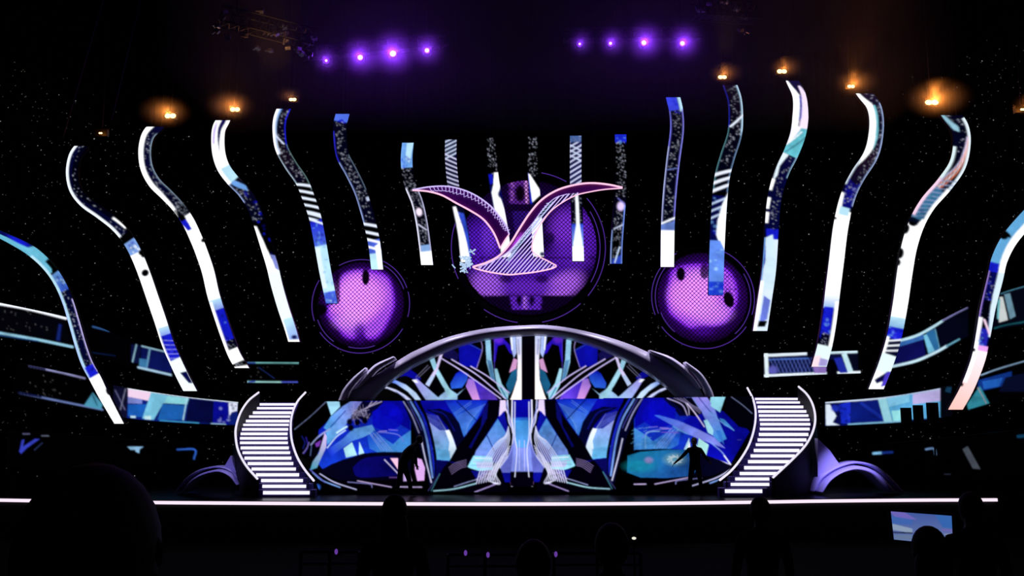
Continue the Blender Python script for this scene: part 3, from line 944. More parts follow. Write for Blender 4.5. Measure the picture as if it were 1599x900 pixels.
def paint_mid(c):
    c.blob(825, 386, 108, 98, (24, 2, 62), 1, .2)
    c.blob(752, 385, 30, 42, (84, 26, 190), .95, .5); c.blob(764, 372, 12, 26, (120, 56, 225), .7, .6)
    c.blob(900, 372, 36, 46, (92, 30, 190), .95, .5); c.blob(885, 355, 24, 26, (130, 54, 220), .8, .6); c.blob(890, 400, 26, 20, (104, 40, 200), .7, .6)
    c.blob(822, 428, 74, 34, (84, 26, 180), .85, .4)
    c.blob(762, 446, 26, 20, (170, 96, 245), .95, .5, rot=.5); c.blob(880, 446, 30, 18, (178, 100, 248), .95, .5, rot=-.5); c.blob(822, 450, 40, 12, (110, 44, 205), .8, .6)
    c.poly([(700, 402), (950, 402), (950, 404), (700, 404)], (16, 0, 40), .8); c.poly([(720, 462), (930, 462), (930, 500), (720, 500)], (14, 1, 36), 1)
    c.poly([(796, 463), (846, 463), (844, 484), (800, 484)], (100, 40, 200), .95); c.blob(811, 470, 4, 8, (6, 0, 14), 1, .2); c.blob(830, 470, 4, 8, (6, 0, 14), 1, .2)
    c.line([(820, 464), (820, 482)], 4, (176, 110, 240)); c.blob(858, 372, 8, 9, (20, 4, 60), .8, .3)
    c.poly([(794, 282), (826, 280), (826, 320), (796, 318)], (96, 40, 150), .9); c.blob(812, 302, 8, 13, (10, 0, 16), 1, .25); c.line([(822, 284), (823, 316)], 4, (210, 140, 225)); c.line([(800, 286), (800, 312)], 3, (150, 86, 190))
    c.poly([(790, 320), (840, 318), (840, 330), (792, 332)], (20, 2, 44), .9); c.blob(790, 436, 10, 6, (20, 0, 44), .7, .4); c.blob(846, 436, 10, 6, (20, 0, 44), .7, .4)
    c.poly([(800, 330), (832, 330), (830, 380), (806, 380)], (52, 20, 130), .7)


round_screen(564, 476, 76, 35.2, 'left of the three round screens, bright violet blotch behind a wire grille', paint_left,
             [(1.0, 150, 200), (1.0, 215, 330), (.93, 20, 60), (.93, 200, 235), (1.0, 20, 65), (.93, 80, 120), (.9, 255, 290), (1.0, 345, 375)])
round_screen(825, 386, 120, 36.6, 'largest round screen in the middle behind the neon emblem', paint_mid,
             [(1.0, 150, 205), (1.0, 235, 262), (1.0, 280, 312), (1.0, -40, 40), (.93, -30, 30), (1.0, 60, 80)], 1.15)
round_screen(1097, 465, 80, 35.2, 'right of the three round screens, violet with two black oval spots', paint_right,
             [(1.0, 120, 200), (1.0, 215, 325), (.93, 130, 200), (.93, 310, 390), (1.0, -20, 70), (.88, 200, 230)])

# ================================================================== EMBLEM
YE = 30.4
em_c = P(820, 428, YE)
em = empty('emblem', (em_c.x, YE, em_c.z), 'large swooping bird shaped emblem outlined in pink neon hanging above the arch', 'emblem')
WU = [(644, 296.5), (670, 292), (696, 291), (720, 295.6), (744, 306), (766, 322), (780, 338), (790, 352), (795, 366)]
WL = [(644, 297), (668, 299), (690, 305), (712, 317), (736, 330), (754, 342), (766, 356), (774, 370), (781, 388)]
SO = [(738, 417), (760, 410), (780, 399), (797, 380), (812, 356), (828, 332), (846, 312), (868, 298), (892, 290), (920, 286), (948, 288), (972, 293)]
SI = [(746, 418), (770, 408), (790, 396), (803, 384), (816, 368), (834, 346), (848, 327), (866, 310), (886, 303), (920, 300), (944, 296), (972, 294)]
SLW = [(972, 294), (944, 296), (920, 300), (900, 305), (880, 315), (860, 330), (846, 348), (836, 366), (831, 382), (832, 393), (842, 401), (854, 407), (869, 415)]
SBT = [(869, 416), (860, 420), (836, 425), (810, 428), (792, 429), (764, 425), (744, 420), (738, 417)]


def e3(pts, dy=0.0, n=6):
    return [P(q[0], q[1], YE + dy) for q in catmull(pts, n)]


b = MB(); b.prism(e3(WU, .03) + e3(WL[::-1], .03), (0, .14, 0)); b.build('left_wing_plate', M['plate'], em)
b = MB(); b.prism(e3(SO, .03) + e3(SI[::-1], .03), (0, .14, 0)); b.build('right_wing_plate', M['plate'], em)
tag(em.children[0], 'dark plum plate of the left wing')
for nm, pts, r, mm in (('neon_tube', WU, .026, 'neonb'), ('neon_tube', WL, .032, 'neon'), ('neon_tube', SO, .034, 'neon'),
                       ('neon_tube', SLW, .022, 'neon'), ('neon_tube', SBT, .026, 'neon'), ('neon_tube', SI[:-3], .014, 'neonb')):
    b = MB(); b.tube(e3(pts, -.03), r, 6); b.build(nm, M[mm], em, True)
# end of the left wing and its crossing bar
b = MB(); b.tube(e3([(781, 388), (788, 376), (795, 366)], -.03), .022, 6); b.build('neon_tube', M['neon'], em, True)
# hatching between the right wing's inner line and its lower edge
region = [tuple(q) for q in catmull(SI[:-2], 6)] + [tuple(q) for q in catmull(SLW[2:], 6)] + [tuple(q) for q in catmull(SBT, 6)]
hb = MB()
for k in range(-30, 60):
    # line family rising to the right
    x0, y0 = 700 + k * 6.2, 440
    run = []
    for s in range(0, 260):
        x = x0 + s * 0.66; y = y0 - s * 0.75
        if inside(np.array([x]), np.array([y]), region)[0]:
            run.append((x, y))
        elif run:
            if len(run) > 5:
                hb.tube([P(*run[0], YE), P(*run[-1], YE)], .026 if k % 2 else .018, 5)
            run = []
hatch = hb.build('hatching', M['neonb'], em)
tag(hatch, 'fine slanting lilac neon lines filling the body')
hb = MB()
for k in range(22):
    x = 862 - k * 3.0; y = 314 + k * 4.0
    hb.tube([P(x - 9, y + 4 + k * .2, YE - .02), P(x + 2, y + 1, YE - .02), P(x - 6, y + 10, YE - .02)], .012, 4)
hb.build('lattice', M['neonw'], em)
hb = MB()
for i in range(26):
    t = i / 26
    j = 1 + t * 6.2
    a_ = np.array(WU[int(j)]); b_ = np.array(WU[min(int(j) + 1, 8)]); q = a_ + (b_ - a_) * (j - int(j))
    l_ = np.array(WL[int(j)]); m_ = np.array(WL[min(int(j) + 1, 8)]); w_ = l_ + (m_ - l_) * (j - int(j))
    q2 = q + (w_ - q) * (.25 + .15 * random.random())
    q3 = q + (w_ - q) * .08 + np.array([5, 4])
    hb.tube([P(q[0] + 1, q[1] + 1, YE - .02), P(q2[0] + 4, q2[1] + 3, YE - .02), P(q3[0] + 3, q3[1] + 2, YE - .02)], .012, 4)
hb.build('lattice', M['neonb'], em)
# curly cluster at the left end
hb = MB()
for i in range(26):
    x = 728 + random.gauss(0, 6); y = 408 + random.gauss(0, 6.5)
    hb.tube([P(x + random.uniform(-5, 5), y + random.uniform(-5, 5), YE - .02) for k in range(3)], random.choice([.02, .03, .04]), 5)
hb.build('spark_cluster', M['neonw'], em)
for x, y in ((690, 292), (930, 288)):
    q = P(x, y, YE + .1)
    wire(q, (q.x, q.y, 18.98), .006, em)

# ================================================================== UPPER AND LOWER LED WALLS
YL, YU = 28.9, 31.6
CXU = 825.0
cu = Canvas(520, 500, 1130, 632)


def half_upper(c, side):
    z = lambda x, y: (620 + x / 6.427, 500 + y / 6.427)
    z8 = lambda x, y: (500 + x / 6.43, 500 + y / 6.43)
    def mk(f):
        if side == 0: return f
        return lambda x, y: (2 * CXU - f(x, y)[0], f(x, y)[1] - 1.5 * (CXU - f(x, y)[0]) / 300)
    c.tf = mk(z8)
    c.poly([(740, 530), (860, 486), (950, 530), (1010, 590), (960, 600), (860, 560), (790, 570)], (6, 6, 150), smooth=True)
    c.poly([(640, 600), (720, 590), (860, 650), (960, 730), (1012, 802), (955, 802), (880, 720), (760, 640)], (40, 100, 235), c2=(190, 216, 250), g=[(700, 600), (880, 700)])
    c.poly([(560, 668), (620, 655), (760, 700), (850, 750), (915, 802), (868, 802), (790, 740), (680, 690)], (200, 205, 245))
    c.line([(760, 720), (850, 780)], .8, (60, 90, 180))
    c.tf = mk(z)
    c.poly([(620, 240), (700, 215), (850, 300), (805, 480), (720, 470), (625, 450)], (8, 10, 168))
    c.poly([(455, 300), (560, 290), (620, 350), (600, 420), (470, 370)], (20, 14, 90), .8)
    c.poly([(535, 640), (590, 540), (640, 505), (715, 540), (700, 610), (650, 680), (545, 690)], (10, 20, 190), c2=(50, 110, 240), g=[(590, 530), (640, 690)])
    c.poly([(720, 580), (790, 600), (960, 720), (1010, 802), (830, 802)], (52, 24, 205), c2=(110, 70, 230), g=[(760, 600), (960, 800)])
    c.poly([(715, 590), (770, 600), (832, 802), (758, 802), (690, 665)], (150, 110, 220), c2=(214, 150, 225), g=[(720, 600), (800, 800)])
    c.poly([(980, 175), (1050, 170), (1140, 260), (1165, 350), (1130, 330), (1080, 240), (1010, 260), (985, 420), (970, 420)], (40, 16, 190)); c.blob(1020, 195, 7, 6, (96, 40, 215), .9, .5)
    c.poly([(160, 600), (200, 590), (410, 775), (520, 690), (605, 745), (690, 680), (612, 755), (604, 802), (288, 802), (220, 700)], (160, 150, 235), c2=(160, 205, 245), g=[(200, 600), (480, 800)])
    c.poly([(1130, 148), (1188, 148), (1200, 330), (1172, 380), (1150, 300)], (176, 196, 255)); c.poly([(1140, 148), (1152, 148), (1160, 300), (1150, 300)], (250, 250, 255))
    c.poly([(1150, 520), (1210, 485), (1200, 620), (1130, 760), (1095, 650)], (26, 96, 140)); c.poly([(1170, 385), (1210, 400), (1195, 490), (1125, 530)], (206, 150, 200))
    c.poly([(1192, 148), (1251, 148), (1251, 802), (1136, 802), (1160, 740), (1205, 600), (1212, 400)], (196, 206, 246), c2=(255, 244, 244), g=[(1200, 150), (1220, 600)]); c.line([(1215, 200), (1225, 340)], 3, (120, 130, 200), .5)
    c.poly([(885, 180), (935, 180), (948, 400), (985, 610), (945, 600), (900, 430)], (150, 205, 238)); c.poly([(905, 400), (945, 410), (985, 610), (945, 600)], (60, 120, 180), .8)
    c.poly([(975, 490), (1005, 490), (1050, 640), (1120, 740), (1108, 802), (1065, 780), (1000, 650)], (160, 216, 238)); c.line([(1040, 680), (1100, 790)], 2, (60, 140, 190))
    c.line([(978, 180), (978, 500)], .8, (90, 70, 200)); c.line([(700, 230), (860, 310)], 1.0, (60, 90, 160), .6); c.line([(840, 195), (855, 300), (800, 480)], 1, (170, 150, 220), .8)
    c.poly([(312, 352), (362, 345), (400, 470), (520, 680), (604, 775), (530, 790), (470, 690), (372, 510)], (162, 216, 238))
    c.poly([(438, 305), (462, 330), (440, 400), (405, 510), (320, 668), (286, 645), (370, 510), (408, 420)], (208, 196, 240))
    c.poly([(320, 668), (286, 645), (340, 560), (380, 560)], (180, 200, 240)); c.poly([(312, 352), (362, 345), (400, 470), (372, 510)], (150, 205, 230))
    c.line([(190, 575), (310, 455)], .8, (120, 120, 150)); c.line([(215, 580), (330, 470)], .8, (120, 120, 150))
    for l in ([(440, 382), (640, 505), (860, 660), (1040, 790)], [(548, 396), (780, 535), (960, 680), (1090, 790)], [(740, 465), (900, 560), (1020, 650), (1125, 730)]):
        c.line(l, 1.6, (206, 190, 250))
    c.poly([(150, 600), (190, 600), (215, 630), (180, 630)], (235, 238, 255))
    # black diamonds
    c.poly([(322, 690), (385, 575), (480, 695), (418, 778)], (0, 0, 4)); c.poly([(605, 760), (680, 685), (755, 800), (605, 800)], (0, 0, 4))
    c.tf = lambda x, y: (x, y)


half_upper(cu, 0); half_upper(cu, 1)
cu.poly([(814.8, 500), (835.4, 500), (835.4, 632), (814.8, 632)], (2, 0, 6))

cl = Canvas(440, 612, 1185, 775)


def rmap_l(x, y):
    return x, y


def rmap_r(x, y):
    d = 815.0 - x
    g = np.interp(d, [-20, 0, 14, 28, 110, 305, 400], [-20, 0, 14, 29, 107, 316, 415])
    return 815.0 + float(g), y - 7.0 * max(d, 0) / 305.0


def half_right_extra(c):
    c.tf = lambda x, y: (1010 + x / 5.294, 610 + y / 5.294)
    c.poly([(520, 130), (700, 200), (850, 340), (690, 610), (480, 560), (380, 400), (300, 250)], (6, 8, 150), c2=(10, 12, 186), g=[(700, 250), (500, 500)])
    c.poly([(660, 50), (880, 50), (880, 330), (760, 300), (640, 180)], (2, 2, 12)); c.line([(700, 55), (790, 120), (870, 190)], 1.1, (110, 120, 160))
    c.poly([(60, 205), (100, 205), (260, 250), (420, 320), (560, 390), (650, 480), (560, 450), (400, 390), (230, 300)], (60, 110, 235), c2=(130, 140, 240), g=[(100, 210), (450, 370)])
    c.poly([(390, 58), (500, 58), (560, 150), (590, 240), (660, 400), (600, 430), (540, 370), (480, 230), (430, 130)], (150, 140, 240), c2=(70, 150, 235), g=[(450, 60), (600, 380)])
    c.line([(430, 60), (560, 220)], 1.3, (30, 40, 150)); c.poly([(470, 250), (500, 240), (552, 330), (545, 372), (505, 350)], (160, 222, 242)); c.poly([(600, 230), (640, 240), (715, 320), (640, 290)], (70, 150, 230))
    c.line([(520, 180), (600, 250), (720, 330)], 1.4, (110, 170, 240)); c.poly([(570, 330), (610, 330), (640, 450), (600, 400)], (60, 130, 230))
    c.poly([(535, 50), (650, 50), (605, 182), (528, 130)], (150, 220, 240)); c.poly([(430, 395), (512, 450), (490, 542), (413, 480)], (176, 236, 236)); c.poly([(354, 420), (366, 512), (328, 516)], (236, 236, 255))
    c.poly([(170, 70), (370, 58), (460, 190), (400, 215), (330, 205), (250, 130)], (3, 2, 20)); c.line([(170, 65), (290, 118), (335, 205)], 1.6, (180, 170, 220))
    for k in range(4): c.line([(225 + k * 26, 62), (330 + k * 16, 110 + k * 4), (440 + k * 4, 190 - k * 12)], .9, (150, 140, 190), .9)
    c.line([(335, 110), (400, 190), (475, 300)], 1.8, (210, 196, 235)); c.line([(320, 100), (345, 150), (350, 200)], 1.2, (190, 180, 220))
    c.line([(520, 425), (620, 510), (692, 612)], 1.6, (130, 160, 240)); c.line([(640, 540), (692, 612)], 2, (225, 230, 250)); c.line([(550, 565), (692, 612)], 1.6, (200, 200, 240)); c.line([(750, 410), (780, 408)], 1.2, (60, 60, 160))
    c.line([(130, 318), (210, 316)], 1.3, (140, 120, 230)); c.line([(120, 345), (260, 350)], 1.6, (110, 90, 220))


def half_lower(c, side):
    rm = rmap_r if side else rmap_l
    z3 = lambda x, y: rm(460 + x / 5.294, 610 + y / 5.294)
    z4 = lambda x, y: rm(630 + x / 5.295, 610 + y / 5.295)
    c.tf = z3
    c.poly([(200, 330), (330, 200), (480, 88), (960, 88), (960, 520), (560, 520), (230, 650), (190, 600)], (9, 10, 176), c2=(20, 60, 215), g=[(600, 100), (700, 520)])
    c.poly([(700, 90), (950, 88), (955, 330), (820, 250), (720, 200)], (8, 8, 170)); c.poly([(500, 90), (740, 90), (640, 200), (610, 240), (480, 240), (430, 220)], (4, 4, 30), .95)
    c.poly([(640, 180), (760, 110), (850, 130), (900, 250), (800, 330), (660, 300)], (8, 8, 190), .9, smooth=True)
    c.poly([(240, 310), (300, 215), (400, 130), (470, 88), (520, 90), (440, 190), (340, 280), (290, 345)], (80, 158, 232), c2=(130, 150, 240), g=[(280, 300), (480, 100)])
    c.poly([(330, 290), (400, 190), (500, 90), (560, 90), (500, 170), (420, 290), (350, 370), (270, 450), (260, 340)], (140, 146, 240), c2=(90, 170, 235), g=[(500, 100), (300, 420)])
    c.line([(300, 300), (420, 170)], 1.4, (20, 40, 150)); c.line([(270, 475), (345, 385), (420, 330)], 1.8, (190, 215, 250)); c.line([(430, 300), (350, 350)], 3, (190, 230, 245))
    c.poly([(270, 490), (400, 400), (480, 320), (640, 285), (670, 340), (560, 390), (470, 420), (300, 545)], (96, 160, 236), c2=(30, 60, 225), g=[(500, 320), (300, 520)])
    c.poly([(600, 380), (660, 330), (720, 380), (850, 470), (850, 510), (690, 515), (620, 480)], (30, 90, 225), c2=(70, 150, 235), g=[(700, 350), (800, 510)])
    c.poly([(780, 480), (860, 400), (960, 330), (960, 520), (780, 515)], (70, 150, 235)); c.line([(690, 345), (780, 352), (860, 370), (900, 420)], 1.2, (120, 130, 240)); c.line([(780, 325), (850, 330)], 1.2, (120, 110, 240)); c.line([(700, 340), (760, 336)], 1.6, (140, 130, 240))
    for k in range(5): c.line([(615 + k * 16, 350 + (k % 2) * 8), (720 + k * 22, 500)], .9, (150, 180, 240), .8)
    c.poly([(265, 90), (370, 92), (376, 135), (303, 208)], (158, 216, 244)); c.poly([(405, 480), (475, 428), (516, 535), (425, 556)], (170, 226, 240)); c.poly([(535, 422), (576, 518), (530, 532)], (180, 226, 245))
    if side == 0:
        c.poly([(160, 430), (250, 350), (235, 470), (190, 520), (150, 560), (120, 560)], (2, 2, 14)); c.line([(135, 450), (200, 380), (290, 320)], 2.2, (150, 160, 210))
        c.poly([(170, 440), (220, 410), (205, 460), (180, 470)], (130, 60, 190)); c.poly([(250, 350), (266, 380), (262, 470), (215, 570), (185, 640), (128, 660), (150, 590), (200, 520)], (206, 186, 240), c2=(90, 170, 200), g=[(240, 400), (160, 640)])
        c.line([(0, 322), (130, 215), (262, 92)], 1.1, (110, 120, 160)); c.line([(60, 380), (85, 430), (70, 480)], 2, (16, 24, 100)); c.line([(95, 390), (110, 460), (80, 520)], 2, (40, 30, 140)); c.line([(70, 520), (100, 480), (120, 430)], 1.6, (110, 100, 170)); c.line([(130, 540), (140, 460)], 1.0, (90, 110, 170))
        for k in range(16):
            a = k * .4
            c.line([(540 + random.uniform(-60, 60), 165 + random.uniform(-60, 50)), (530 + random.uniform(-60, 60), 200 + random.uniform(-40, 50)), (530 + 92 * math.cos(a + .7), 200 + 85 * math.sin(a + .6))], .8, (190, 180, 225), .6)
        for x, y in ((455, 260), (520, 265), (580, 250), (465, 310)): c.blob(x, y, 4.5, 5, (3, 2, 20), 1, .3)
        for k in range(3): c.line([(560 + k * 20, 160 - k * 6), (720 - k * 40, 92)], 1.2, (180, 170, 210))
    else:
        half_right_extra(c)
        c.tf = z3
    # hull
    c.poly([(205, 668), (300, 612), (400, 572), (520, 540), (620, 516), (740, 508), (960, 512), (960, 760), (500, 775), (330, 730), (240, 690)], (3, 2, 26))
    if side == 0:
        c.poly([(480, 640), (560, 570), (700, 545), (860, 560), (870, 690), (700, 715), (520, 715)], (8, 6, 104), smooth=True)
        c.poly([(790, 560), (855, 560), (855, 655)], (240, 190, 220)); c.line([(745, 575), (860, 692)], 2, (200, 190, 235))
        c.line([(785, 720), (860, 720)], 1.5, (110, 70, 160))
    c.poly([(300, 742), (960, 738), (960, 800), (300, 800)], (2, 0, 6))
    c.line([(150, 680), (230, 745), (375, 802)], 1.8, (120, 160, 230)); c.line([(210, 690), (330, 760), (510, 820)], 1.6, (190, 190, 235)); c.line([(128, 655), (250, 760)], 1.5, (100, 100, 210))
    c.line([(440, 758), (620, 775), (640, 802)], 1.2, (130, 130, 200)); c.line([(520, 748), (640, 770), (800, 800)], 1.4, (190, 170, 220)); c.line([(870, 798), (960, 798)], 1.5, (200, 180, 230)); c.blob(190, 800, 4, 4, (50, 110, 235), .9, .6)

    c.tf = z4
    c.poly([(140, 78), (830, 78), (860, 600), (250, 600), (180, 330)], (9, 10, 166))
    c.poly([(340, 80), (695, 80), (600, 250), (500, 385), (440, 240)], (14, 40, 196), c2=(60, 130, 235), g=[(500, 90), (500, 380)])
    for k in range(15): c.line([(420 + k * 7, 190 + k * 13), (560 + k * 2, 90 + k * 17) if k < 2 else (700 - k * 12, 86 + k * 14)], .75, (110, 160, 235), .7, smooth=False)
    c.line([(440, 90), (600, 245)], 1.5, (4, 10, 90))
    c.poly([(185, 190), (280, 210), (350, 320), (430, 470), (385, 582), (270, 572), (235, 420)], (150, 160, 238), c2=(110, 190, 240), g=[(260, 260), (330, 560)], smooth=False)
    c.poly([(180, 190), (270, 195), (350, 330), (300, 330), (210, 260)], (10, 20, 170), .9)
    for k in range(8): c.line([(200 + k * 16, 215 + k * 8), (215 + k * 18, 262 + k * 10)], .8, (120, 140, 235), .7)
    c.poly([(345, 332), (385, 325), (438, 478), (390, 575), (372, 500), (380, 430)], (236, 242, 255), c2=(190, 220, 245), g=[(380, 330), (390, 570)])
    c.poly([(240, 470), (385, 500), (385, 582), (268, 572)], (90, 175, 235), .6)
    # dark arch and beams
    c.poly([(185, 160), (300, 150), (400, 190), (462, 270), (500, 392), (440, 500), (425, 420), (365, 300), (290, 210)], (3, 4, 44)); c.line([(230, 165), (340, 200), (420, 330)], 2.2, (12, 16, 120))
    c.poly([(700, 80), (802, 80), (785, 215), (690, 365), (605, 510), (535, 610), (375, 590), (445, 470), (505, 385), (640, 210)], (2, 1, 10))
    c.poly([(655, 180), (700, 100), (690, 230), (620, 360), (560, 480), (540, 470), (640, 300)], (16, 20, 150), .55)
    c.poly([(780, 235), (860, 360), (850, 400), (760, 500), (742, 550), (585, 545), (600, 500), (690, 372)], (76, 150, 234), c2=(120, 150, 238), g=[(800, 250), (640, 540)])
    c.line([(690, 372), (750, 500)], 1.6, (20, 50, 140)); c.poly([(530, 632), (580, 540), (735, 548), (745, 668), (620, 668), (560, 650)], (150, 225, 248)); c.poly([(600, 600), (740, 600), (740, 640), (610, 640)], (200, 180, 230), .8); c.line([(590, 560), (735, 565)], 1.2, (235, 235, 255)); c.line([(575, 590), (735, 590)], 1.2, (180, 170, 230)); c.line([(560, 620), (740, 618)], 1, (120, 170, 220))
    c.poly([(800, 80), (845, 80), (850, 160), (790, 215), (795, 150)], (226, 206, 250)); c.poly([(795, 215), (830, 170), (862, 300), (852, 360), (790, 250)], (12, 16, 170))
    # left stripes
    c.poly([(-10, 88), (60, 88), (150, 230), (215, 420), (262, 600), (285, 780), (215, 790), (170, 600), (110, 380)], (3, 4, 40))
    for l, w, cc in (([(0, 92), (70, 210), (128, 350)], 2.0, (150, 150, 200)), ([(60, 92), (150, 260), (200, 440), (240, 720)], 3.0, (110, 150, 225)), ([(95, 92), (170, 240), (225, 450), (262, 700)], 3.2, (24, 40, 190)),
                     ([(150, 420), (180, 560), (230, 760)], 2.2, (190, 190, 225)), ([(35, 92), (120, 260), (150, 330)], 1.4, (60, 60, 150)), ([(128, 92), (205, 270), (260, 520), (268, 700)], 4.0, (2, 2, 12))):
        c.line(l, w, cc)
    c.poly([(290, 580), (380, 590), (540, 640), (630, 668), (860, 640), (860, 900), (200, 900), (270, 700)], (2, 0, 10))
    c.poly([(265, 578), (372, 588), (330, 640), (270, 740)], (6, 5, 80)); c.poly([(560, 665), (700, 665), (640, 730), (600, 730)], (12, 14, 130))
    if side == 0:
        c.poly([(92, 575), (110, 560), (150, 570), (178, 640), (172, 745), (115, 750), (95, 660)], (222, 172, 240)); c.poly([(0, 690), (20, 665), (45, 680), (72, 750), (0, 752)], (206, 176, 240)); c.line([(0, 800), (150, 800)], 1.6, (190, 170, 220))
    for k in range(5): c.line([(375 + k * 6, 640 + k * 13), (430 + k * 10, 600 + k * 11), (520, 575 + k * 14)], .8, (150, 130, 190), .8)
    c.line([(250, 832), (420, 815), (600, 770)], 2.0, (150, 200, 215)); c.line([(420, 795), (560, 750), (620, 735)], 1.2, (140, 150, 200)); c.line([(590, 842), (700, 800), (790, 765)], 1.6, (170, 150, 215)); c.line([(230, 830), (300, 690)], 1.4, (60, 120, 140)); c.line([(205, 830), (285, 710)], 1.2, (60, 60, 120))
    # cable bundle
    for k in range(8):
        c.line([(868 - k * 3, 300 + k * 12), (872 - k * 14, 430), (800 - k * 20, 600), (742 - k * 20, 745 + k * 4)], 1.3, (206, 212, 248))
    for k in range(6):
        c.line([(880 - k * 5, 460 + k * 20), (745 + k * 4, 640 + k * 8), (700 + k * 20, 740 + k * 6), (790 - k * 10, 770)], 1.1, (226, 226, 255), .85)
    for k in range(5): c.line([(600 + k * 22, 740 + (k % 2) * 10), (690 + k * 20, 655)], .9, (210, 190, 245), .8)
    c.line([(828, 120), (880, 230), (905, 350)], 2.2, (220, 210, 245)); c.line([(900, 80), (900, 280), (934, 420), (935, 560), (915, 690), (895, 790)], 2.4, (226, 226, 250)); c.line([(860, 80), (870, 250), (905, 330), (905, 420), (880, 520), (800, 640)], 2.0, (200, 206, 250))
    c.line([(850, 100), (895, 300)], 1.2, (130, 140, 230)); c.poly([(800, 640), (860, 560), (905, 430), (915, 560), (890, 690), (820, 690)], (110, 120, 226), .8); c.poly([(815, 680), (900, 680), (880, 760), (840, 760)], (10, 14, 150))
    c.blob(902, 768, 3, 4, (190, 120, 220), .9, .5)
    c.tf = lambda x, y: (x, y)


half_lower(cl, 0); half_lower(cl, 1)
# centre column
cl.poly([(801, 624), (829, 624), (829, 655), (801, 655)], (6, 6, 168)); cl.poly([(801, 653), (829, 653), (827, 680), (822, 700), (808, 700), (803, 680)], (60, 150, 232), c2=(90, 160, 236), g=[(815, 655), (815, 700)])
cl.poly([(803, 652), (827, 652), (827, 657), (803, 657)], (20, 60, 200), .6)
cl.poly([(803, 680), (808, 700), (822, 700), (827, 680), (832, 738), (798, 738)], (130, 146, 238)); cl.poly([(797, 737), (833, 737), (833, 760), (797, 760)], (3, 1, 14))
for x in (811, 819): cl.line([(x, 688), (x, 735)], 1, (190, 195, 245))
for x in (804, 826): cl.line([(x, 628), (x, 680), (815 + (x - 815) * .72, 705), (x, 745)], 1.4, (216, 220, 250))
# teal hull on the right
cl.poly([(980, 712), (1000, 706), (1040, 703), (1078, 703), (1086, 716), (1088, 735), (1078, 744), (1040, 747), (1000, 746), (979, 738)], (26, 128, 176), c2=(30, 90, 170), g=[(1000, 704), (1040, 746)])
cl.blob(1000, 728, 22, 9, (20, 150, 170), .5, .6); cl.blob(1013, 719, 6, 4.5, (140, 130, 190), .9, .6); cl.blob(1054, 718, 16, 9, (110, 170, 190), .8, .5)
for k in range(10):
    a = k * .63
    cl.line([(1054 + 12 * math.cos(a), 718 + 7 * math.sin(a)), (1054 + 5 * math.cos(a + .8), 718 + 4 * math.sin(a + .8))], 1.2, (215, 220, 225), .8)
for k in range(26):
    x = random.uniform(985, 1018); y = random.uniform(668, 702); cl.line([(x, y), (x + 5, y - 2)], .8, (120, 190, 235), .6)
cl.line([(1008, 700), (1008, 682), (1014, 675), (1030, 674)], 1.1, (130, 190, 235))

texture(cu, .45); texture(cl, .5)
cu.blur(.5); cl.blur(.5)
up = np.meshgrid(np.arange(520, 1131, 1.0), np.arange(502, 629, 1.0))
X, Y_ = up
arch_top = [(541, 629), (556, 606), (592, 583), (624, 564), (648, 551), (700, 531), (760, 518), (825, 515), (862, 516), (900, 521), (944, 532), (991, 547), (1036, 570), (1075, 592), (1098, 621), (1102, 629)]
ul = [tuple(q) for q in catmull(arch_top, 5)]
Xc = (X[:-1, :-1] + .5); Yc = (Y_[:-1, :-1] + .5)
keep = inside(Xc, Yc, ul)
c0 = P(815, 627, YU)
uw = empty('led_wall', (c0.x, YU, c0.z), 'dome shaped LED wall under the arch with crossing pale beams and a black middle slit', 'LED wall')
grid_screen('led_panel', Parr(X, Y_, YU), cu.sample(X, Y_), uw, keep)
bk = MB(); bk.prism([P(x, y, YU + .02) for x, y in ul], (0, .25, 0)); bk.build('back_frame', M['metal'], uw)

X, Y_ = np.meshgrid(np.arange(446, 1181, 1.0), np.arange(616, 770, 1.0))
ll = [(500, 769), (492, 752), (479, 735), (467, 715), (459, 692), (457, 670), (459, 650), (466, 631), (469, 627.5), (510, 627), (815, 624.5), (1133, 619.5), (1174, 619), (1177.5, 645), (1175.5, 667), (1167, 693), (1153, 717), (1138, 735), (1120, 752), (1112, 769)]
Xc = (X[:-1, :-1] + .5); Yc = (Y_[:-1, :-1] + .5)
bot = PZ(815, 756, 0)
G = Parr(X, Y_, YL)
keep = inside(Xc, Yc, ll) & (G[1:, :-1, 2] > 0.005)
c0 = P(815, 752, YL)
lw = empty('led_wall', (c0.x, YL, 0), 'wide blue LED wall at the back of the stage between the two staircases', 'LED wall')
grid_screen('led_panel', G, cl.sample(X, Y_), lw, keep)
A_, B_ = P(452, 627.5, YL), P(1180, 619, YL)
bk = MB(); LX, RX = P(505, 700, YL).x, P(1110, 700, YL).x; bk.box(((LX + RX) / 2, YL + .17, A_.z / 2 - .01), (RX - LX, .3, A_.z - .03)); bk.build('back_frame', M['metal'], lw)

# deck that carries the arch and the dome wall
DZ = A_.z - 0.02
b = MB(); b.box(((A_.x + B_.x) / 2, (YL + 34.9) / 2 + .17, DZ - .1), (B_.x - A_.x - 1.2, 34.9 - YL - .34, .2))
for x in (A_.x + .9, -3, 3, B_.x - .9):
    b.box((x, 34.0, (DZ - .2) / 2), (.2, .2, DZ - .2))
tag(b.build('upper_deck', M['metal']), 'black raised deck behind the LED wall carrying the arch', 'deck')

